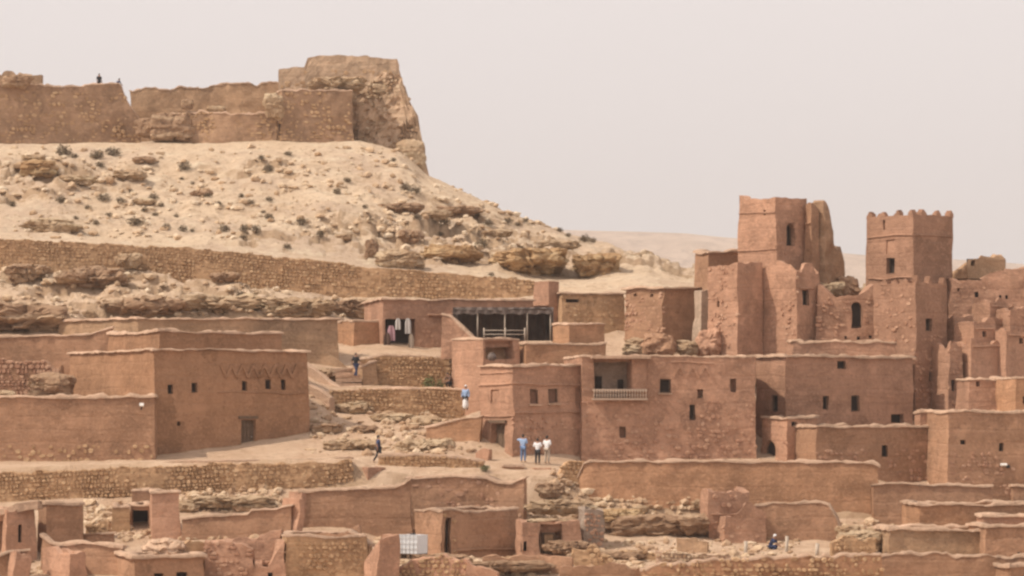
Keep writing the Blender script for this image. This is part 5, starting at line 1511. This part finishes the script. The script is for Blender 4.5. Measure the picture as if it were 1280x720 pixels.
# ================================================================== lower foreground ruins
house('mud_house', 'ruined house at the lower left with a slit window and dark opening', 'house', -20, 6, 47, 176.5, 636, 725, 26, mat='pink', seed=200, cope=False, rag=.2, ops=[('R', 22, 656, 27, 678, 'window', .4), ('L', -12, 650, 0, 700, 'hollow', .8)], amp=.12)
wall('mud_wall', 'drooping pale eaves beam across the lower left ruins', 'wall', [(-40, 634, 641, 177.6), (4, 634, 641, 177.4), (22, 629, 638, 177.2), (50, 628, 636, 177)], 'cope', .8, False, rag=.08, seed=201, found=.05)
house('mud_house', 'square dark room with a lit edge at the lower left', 'house', 46, 57, 105, 178, 631, 690, 24, mat='brown', seed=202, cope=(.14, .16), cell=.26)
wall('mud_wall', 'low curving wall with a thick pale coping in front of the dark square room', 'wall', [(56, 670, 720, 173.6), (64, 678, 720, 173.4), (76, 681, 722, 173.2), (106, 679, 722, 173), (124, 682, 722, 172.8), (152, 685, 722, 172.6)], 'brown', .5, (.1, .16), seed=203)
house('ruined_wall', 'broken pink wall stump at the bottom left corner', 'ruined wall', 6, 18, 40, 170.4, 692, 740, 28, mat='pink', cope=False, rag=.35, seed=204, depth=1.2, cell=.22, amp=.12)
wall('ruined_wall', 'thin curved wall remnant at the bottom left edge', 'ruined wall', [(-20, 702, 735, 171.6), (0, 694, 735, 171.6), (14, 688, 735, 171.8), (34, 686, 735, 172)], 'brown', .4, True, seed=205)
house('ruined_wall', 'pale eroded wall block beside the thin curved remnant', 'ruined wall', 50, 88, 111, 170.2, 690, 740, 36, mat='pink', cope=False, rag=.25, seed=206, cell=.24, amp=.12)
house('mud_house', 'mud house at the bottom edge with a wide pale coping and two dark windows', 'house', 144, 168, 256, 168.4, 697, 750, 20, mat='brown', seed=207, cope=(.22, .18), ops=[('R', 192, 716, 204, 732, 'window'), ('R', 221, 715, 235, 731, 'window')], cell=.26)
rock('mud_heap', 'sandy heap of fallen roof earth behind the bottom edge house', 204, 694, 64, 26, 2.2, 'roof', seed=210, under=0, Y=171, cat='mud heap', strata=.05, block=.3)
house('ruined_wall', 'grey brown wall end rising right of the sandy heap', 'ruined wall', 204, 222, 262, 171.4, 680, 740, 14, mat='olive', cope=False, rag=.25, seed=211, depth=1.6, prof=[(200, 686), (222, 680), (240, 676), (256, 678), (262, 684)])
house('mud_tower', 'short square mud tower with a pale cap at the lower left', 'tower', 184, 189, 226, 180.8, 616, 672, 8, mat='pink', seed=212, depth=3, cope=(.1, .14), cell=.26)
house('mud_room', 'low olive room with a lit edge left of the short mud tower', 'house', 136, 140, 163, 182.4, 634, 676, 8, mat='olive', seed=213, depth=2.5, cope=(.06, .12), cell=.26)
house('mud_room', 'roofed dark passage between the olive room and the short mud tower', 'house', 159, 161, 188, 183.4, 632, 680, 4, mat='brown', seed=214, depth=2.2, cope=(.04, .1), ops=[('R', 164, 637, 184, 672, 'hollow', 1.2)], cell=.24)
house('mud_room', 'small brown rooftop box just behind the roofed passage', 'house', 162, 164, 188, 186, 614, 640, 4, mat='brown', seed=215, depth=2, cope=(.05, .08), cell=.24)
wall('mud_wall', 'trough shaped low wall between the dark room and the olive room', 'wall', [(104, 668, 684, 179.6), (120, 667, 684, 179.4), (142, 666, 684, 179.4)], 'brown', .4, True, seed=216)
wall('mud_wall', 'smooth dark wall with a stepped pale coping at the lower left', 'wall', [(228, 648, 676, 181), (270, 645, 676, 181), (309, 642, 676, 181), (315, 637, 676, 181), (345, 635, 676, 181), (364, 632, 676, 181)], 'brown', .5, True, seed=217, found=1.5)
house('mud_pier', 'eroded lit pink pier at the end of the smooth dark wall', 'wall', 360, 372, 380, 180.4, 622, 676, 40, mat='pink', cope=False, rag=.2, seed=218, cell=.2, amp=.12, depth=1.5)
for i, (px, py, w, h, lab, mt) in enumerate([(290, 634, 120, 18, 'pale broken ledge of rock below the long rubble wall', 'rock'), (236, 645, 36, 26, 'yellowish stones heaped right of the short mud tower', 'rock'), (122, 660, 36, 30, 'yellowish rock in the gap behind the trough wall', 'rock')]):
    rock('rock_outcrop', lab, px, py, w, h, 2.4, mt, seed=220 + i, under=.3, Y=186.5, strata=.15)
wall('ruined_wall', 'pinkish crumbling wall at the bottom, left of the stone house', 'ruined wall', [(256, 676, 735, 171.4), (290, 674, 735, 171.4), (318, 682, 735, 171.4)], 'pink', .8, False, rag=.3, seed=224, amp=.14, stone=.4, keep=.35, smat='stonesp')
house('ruined_wall', 'jagged broken wall with a dark slit at the bottom', 'ruined wall', 312, 318, 358, 170.2, 700, 740, 8, mat='pink', cope=False, rag=.35, seed=225, depth=2, prof=[(310, 694), (325, 702), (345, 698), (350, 684), (360, 672)], ops=[('R', 334, 716, 341, 735, 'hollow')], amp=.12, cell=.24)
house('stone_house', 'square rough stone house with a straight top at the bottom', 'house', 345, 356, 460, 170.8, 671, 740, 10, mat='olive', cope=(.05, .1), rag=.06, seed=226, depth=5, stones=[('R', 674, 738, .34, .8)], found=1)
wall('ruined_wall', 'thin leaning wall crest right of the rough stone house', 'ruined wall', [(440, 664, 700, 173.4), (452, 672, 700, 173.2), (462, 682, 710, 173)], 'tan', .4, True, seed=227)
house('ruined_wall', 'pink sloping wall stump left of the white water tank', 'ruined wall', 462, 472, 500, 168.6, 672, 740, 26, mat='pink', cope=False, rag=.12, seed=228, depth=2, prof=[(455, 706), (466, 690), (473, 672), (500, 670)], amp=.1)
wall('mud_wall', 'tall brown wall with a drooping pale coping in the lower middle', 'wall', [(376, 615, 675, 184.2), (440, 612, 675, 184.2), (496, 609, 680, 184.2), (508, 605, 680, 184.2), (514, 598, 680, 184.2)], 'brown', .6, True, seed=230, found=1.5, amp=.1)
house('mud_pier', 'lit pale end pier of the tall brown wall in the lower middle', 'wall', 366, 378, 386, 183.6, 614, 675, 42, mat='pink', cope=False, rag=.15, seed=231, cell=.2, depth=1.4)
wall('mud_wall', 'stained brown wall below the tourists in the lower middle', 'wall', [(511, 597, 650, 186.4), (560, 595, 650, 186.4), (610, 598, 650, 186.4), (625, 603, 650, 186.2), (642, 602, 650, 186), (656, 596, 650, 185.8)], 'brown', .6, True, seed=232, stone=.4, keep=.3, smat='stonesp', found=1.5, amp=.1)
house('mud_house', 'low house with a lit pink side and a dark narrow doorway beside the water tank', 'house', 515, 552, 650, 180, 639, 712, 30, mat='brown', cope=(.05, .1), rag=.08, seed=233, ops=[('R', 556, 648, 564, 695, 'hollow', .5)], stones=[('R', 640, 700, .36, .5, 554, 572)], lips=[('R', 570, 650, 686, .12)], found=1.2, amp=.1)
tk = root('water_tank', (kx(516) * 175.4, 175.4, max(rowz(694, 175.4), gz(kx(516) * 175.4, 175.4)) - .05), 'white plastic water tank in a grey cage on a low wooden pallet', 'water tank')
q = np.array(tk.location)
mb = MB(); mb.box(q + np.array((-.66, -.5, .16)), q + np.array((.66, .5, 1.22))); part(mb, 'tank', 'plast', tk, smooth=False)
mb = MB(); mb.tube(q + np.array((0, 0, 1.21)), q + np.array((0, 0, 1.30)), .16, 12); part(mb, 'lid', 'dark', tk)
for i in range(6):
    for yy in (-.53, .53):
        mb = MB(); x = -.66 + 1.32 * i / 5; mb.tube(q + np.array((x, yy, .14)), q + np.array((x, yy, 1.24)), .013, 6); part(mb, 'cage_bar', 'metal', tk)
for zz in (.45, .75, 1.05, 1.24):
    mb = MB(); mb.tube(q + np.array((-.69, -.56, zz)), q + np.array((.69, -.56, zz)), .013, 6); part(mb, 'cage_bar', 'metal', tk)
for xx in (-.55, 0, .55):
    mb = MB(); mb.box(q + np.array((xx - .09, -.5, -.15)), q + np.array((xx + .09, .5, .1))); part(mb, 'pallet_block', 'wood', tk, smooth=False)
mb = MB(); mb.box(q + np.array((-.66, -.5, .1)), q + np.array((.66, .5, .157))); part(mb, 'pallet_deck', 'wood', tk, smooth=False)
tk.rotation_euler.z = R(-32)
house('mud_house', 'small ruined house with pink piers and a little green door in a recess', 'house', 648, 652, 726, 179, 652, 712, 6, mat='pink', cope=False, rag=.12, depth=3, seed=240, ops=[('R', 676, 654.5, 703, 692, 'niche', 1.0, {'mat': 'brown'}), ('R', 653.5, 676, 658, 688, 'hollow')], found=1.2, amp=.1)
dm = root('small_door', (kx(686) * 179.95, 179.75, rowz(690, 179.95)), 'little pale green wooden door standing in the recess between pink piers', 'door')
mb = MB(); q = np.array(dm.location)
for i in range(3):
    mb.box(q + np.array((-.24 + .16 * i, -.03 + .01 * i, 0)), q + np.array((-.09 + .16 * i, .03, 1.02)))
part(mb, 'leaf', 'olive', dm, smooth=False)
mb = MB(); mb.box(q + np.array((-.36, -.06, 1.03)), q + np.array((.36, .1, 1.15))); mb.box(q + np.array((-.36, -.06, -.1)), q + np.array((-.26, .1, 1.027))); mb.box(q + np.array((.26, -.06, -.1)), q + np.array((.36, .1, 1.027))); part(mb, 'frame', 'wood', dm, smooth=False)
house('stone_pier', 'grey stone pier between the little pink house and the rock ledge', 'wall', 724, 730, 756, 180.6, 636, 712, 14, mat='grey', cope=False, rag=.35, depth=2, seed=241, amp=.16, stones=[('R', 638, 700, .34, .7)], smat='stonesp', cell=.24)
rock('rock', 'broken roof rubble on top of the little pink ruined house', 690, 660, 60, 16, 1.8, 'rock', seed=245, under=0, Y=180.6)
wall('stone_wall', 'sunlit stone bank right of the tourists falling towards the ruins', 'stone wall', [(686, 618, 645, 190.5), (696, 596, 645, 190.6), (707, 578, 645, 190.7), (734, 577, 645, 190.8)], 'olive', .9, False, stone=.34, seed=246, rag=.15)
house('mud_block', 'small brown mud box beside the feet of the tourists', 'wall', 626, 630, 656, 191.2, 584, 604, 8, mat='orange', cope=(.06, .1), seed=247, depth=1.2, cell=.2)
house('mud_block', 'little pale mud step right of the small brown box', 'wall', 664, 667, 690, 191.6, 586, 606, 8, mat='pink', cope=False, rag=.1, seed=248, depth=1.0, cell=.2)
for i, (px, py, w, h, lab, mt) in enumerate([(600, 606, 46, 16, 'pale rubble bank below the pink doorway', 'rock'), (700, 640, 90, 20, 'flat sunlit rock shelf above the little pink house', 'rock'), (712, 690, 60, 18, 'brown stones below the grey pier', 'rock3'), (760, 700, 90, 14, 'low tan rock in the bottom middle', 'rock3'),
                                           (690, 618, 40, 20, 'pink worn rock under the steps by the tourists', 'rock3'), (550, 712, 80, 24, 'broken mud ledge at the bottom below the water tank', 'rock3'), (640, 712, 110, 14, 'long mud kerb at the bottom below the pink piers', 'rock3')]):
    rock('rock_outcrop', lab, px, py, w, h, 2.0, mt, seed=250 + i, under=.2, Y=(191, 184.5, 178.2, 176, 187.6, 171, 172)[i])
wall('mud_wall', 'long reddish foreground wall with a pale stony top at the bottom right of centre', 'wall', [(800, 708, 745, 167.4), (860, 704, 745, 167.4), (890, 700, 745, 167.4), (976, 699, 745, 167.4), (1030, 694, 745, 167.6), (1100, 692, 745, 168)], 'orange', .8, (.03, .1), rag=.25, seed=260, stone=.36, keep=.65)
wall('stone_wall', 'low pale stone kerb in front of the crouching person in dark blue', 'stone wall', [(820, 690, 702, 172), (890, 694, 704, 171.6), (978, 697, 706, 171.2)], 'cope', .5, False, rag=.12, seed=261, stone=.3, smat='pale')
for i, (px, y0, lab) in enumerate([(983, 671, 'short wooden post right of the crouching person'), (1020, 678, 'short weathered post on the foreground rubble'), (932, 676, 'pale post below the pink ruin')]):
    mb = MB(); Y = 178.5 - i * .8; p0 = np.array((kx(px) * Y, Y, rowz(692, Y))); mb.tube(p0 - np.array((0, 0, .3)), np.array((kx(px + 1) * Y, Y, rowz(y0, Y))), .10, 8); mb.displace(lambda V: rough(V, .08, i))
    tag(mb.build('wooden_post', 'beige'), lab, 'post')
# stepped roofs at the lower right
house('mud_house', 'upper stepped roof house with a thin pale coping at the lower right', 'house', 1140, 1148, 1330, 181.5, 632, 672, 4, mat='orange', seed=270, depth=5, cope=(.14, .14), par=.2)
house('mud_house', 'middle stepped roof house with a lit tan wall at the lower right', 'house', 1106, 1112, 1246, 176.5, 663, 705, 5, mat='tan', seed=271, depth=4.6, cope=(.16, .16), par=.2)
house('mud_house', 'dark projecting wing of the middle stepped roof house', 'house', 1226, 1232, 1330, 175.6, 659, 725, 6, mat='brown', seed=272, depth=4.5, cope=(.14, .16), par=.2, ops=[('R', 1272, 690, 1278, 702, 'window')])
house('mud_room', 'low slab roofed room behind the dark projecting wing', 'house', 1226, 1230, 1330, 179.4, 646, 668, 4, mat='pink', seed=273, depth=1.8, cope=(.12, .14), par=.15)
wall('mud_wall', 'dark foreground wall with a broken pale top at the bottom right', 'wall', [(1100, 694, 745, 170), (1160, 693, 745, 170), (1182, 692, 745, 170), (1194, 700, 745, 170), (1208, 695, 745, 170), (1250, 693, 745, 170), (1320, 694, 745, 170)], 'brown', .6, (.06, .1), rag=.2, seed=274)
house('mud_house', 'small house with a pale coping in the bottom right corner', 'house', 1242, 1262, 1320, 168.2, 708, 745, 22, mat='brown', seed=275, depth=3, cope=(.14, .16))
for i, (px, py, w, h, lab) in enumerate([(1076, 684, 60, 26, 'pale rubble boulder in the gap left of the stepped roofs'), (1062, 668, 34, 14, 'smaller whitish rock above the pale rubble boulder'), (1100, 668, 40, 12, 'flat stones at the foot of the lower terrace wall')]):
    rock('rock', lab, px, py, w, h, 1.6, 'rock', seed=280 + i, under=.1, Y=(178.5, 183, 184.5)[i])

# low broken walls filling the bottom of the village
for i, (pts, lab, mt, st) in enumerate([
    ([(498, 706, 740, 170.6), (530, 701, 740, 170.6), (556, 697, 740, 170.4), (584, 703, 740, 170.2)], 'ragged pink wall base at the bottom beside the sloping stump', 'pink', .36),
    ([(584, 699, 740, 169.8), (600, 706, 740, 169.6), (622, 714, 740, 169.4)], 'crumbling wall end stepping down at the bottom middle', 'pink', None),
    ([(604, 695, 735, 173.2), (660, 694, 735, 173.2), (716, 697, 735, 173)], 'long low wall with a pale top in front of the pink piers', 'brown', None),
    ([(716, 690, 730, 174.4), (742, 686, 730, 174.4), (764, 696, 730, 174.2)], 'broken stone wall corner below the grey stone pier', 'olive', .34),
    ([(770, 688, 720, 176.4), (800, 684, 720, 176.4), (842, 690, 720, 176.2)], 'short stone wall below the rock ledge', 'olive', .34),
    ([(700, 712, 745, 168.2), (752, 708, 745, 168.2), (800, 711, 745, 168)], 'low crumbling wall at the very bottom of the middle', 'brown', None),
    ([(846, 676, 700, 179.4), (868, 672, 700, 179.4), (884, 676, 700, 179.2)], 'pale little wall stub left of the stepped pink ruin', 'tan', None),
    ([(1040, 676, 705, 177), (1062, 671, 705, 177.2), (1092, 674, 705, 177.2)], 'low stone heap wall in the gap left of the stepped roofs', 'olive', .36),
    ([(384, 672, 720, 174.6), (420, 668, 720, 174.6), (450, 664, 720, 174.4)], 'low crumbled wall behind the square rough stone house', 'brown', None),
    ([(232, 690, 735, 173.6), (262, 672, 735, 173.4), (330, 668, 735, 173.2), (352, 664, 735, 173)], 'pale topped wall behind the pinkish crumbling wall', 'pink', None),
    ([(108, 652, 680, 181.6), (122, 656, 680, 181.6), (138, 650, 680, 181.4)], 'yellowish stub of wall behind the trough shaped wall', 'olive', .3)]):
    wall('ruined_wall', lab, 'ruined wall', pts, mt, .55, False, rag=.3, seed=300 + i, amp=.12, stone=st, keep=.8)
rubble('rubble', [(736, 628, 890, 642, 187.5), (640, 700, 860, 720, 168), (1045, 655, 1110, 690, 178), (480, 700, 600, 720, 168)], 'pale', 21, 700, .08, .30, 168)
rubble('rubble', [(100, 636, 142, 660, 180), (225, 618, 350, 636, 183), (150, 660, 350, 676, 174), (0, 700, 60, 720, 168)], 'pale', 23, 420, .08, .32, 168)
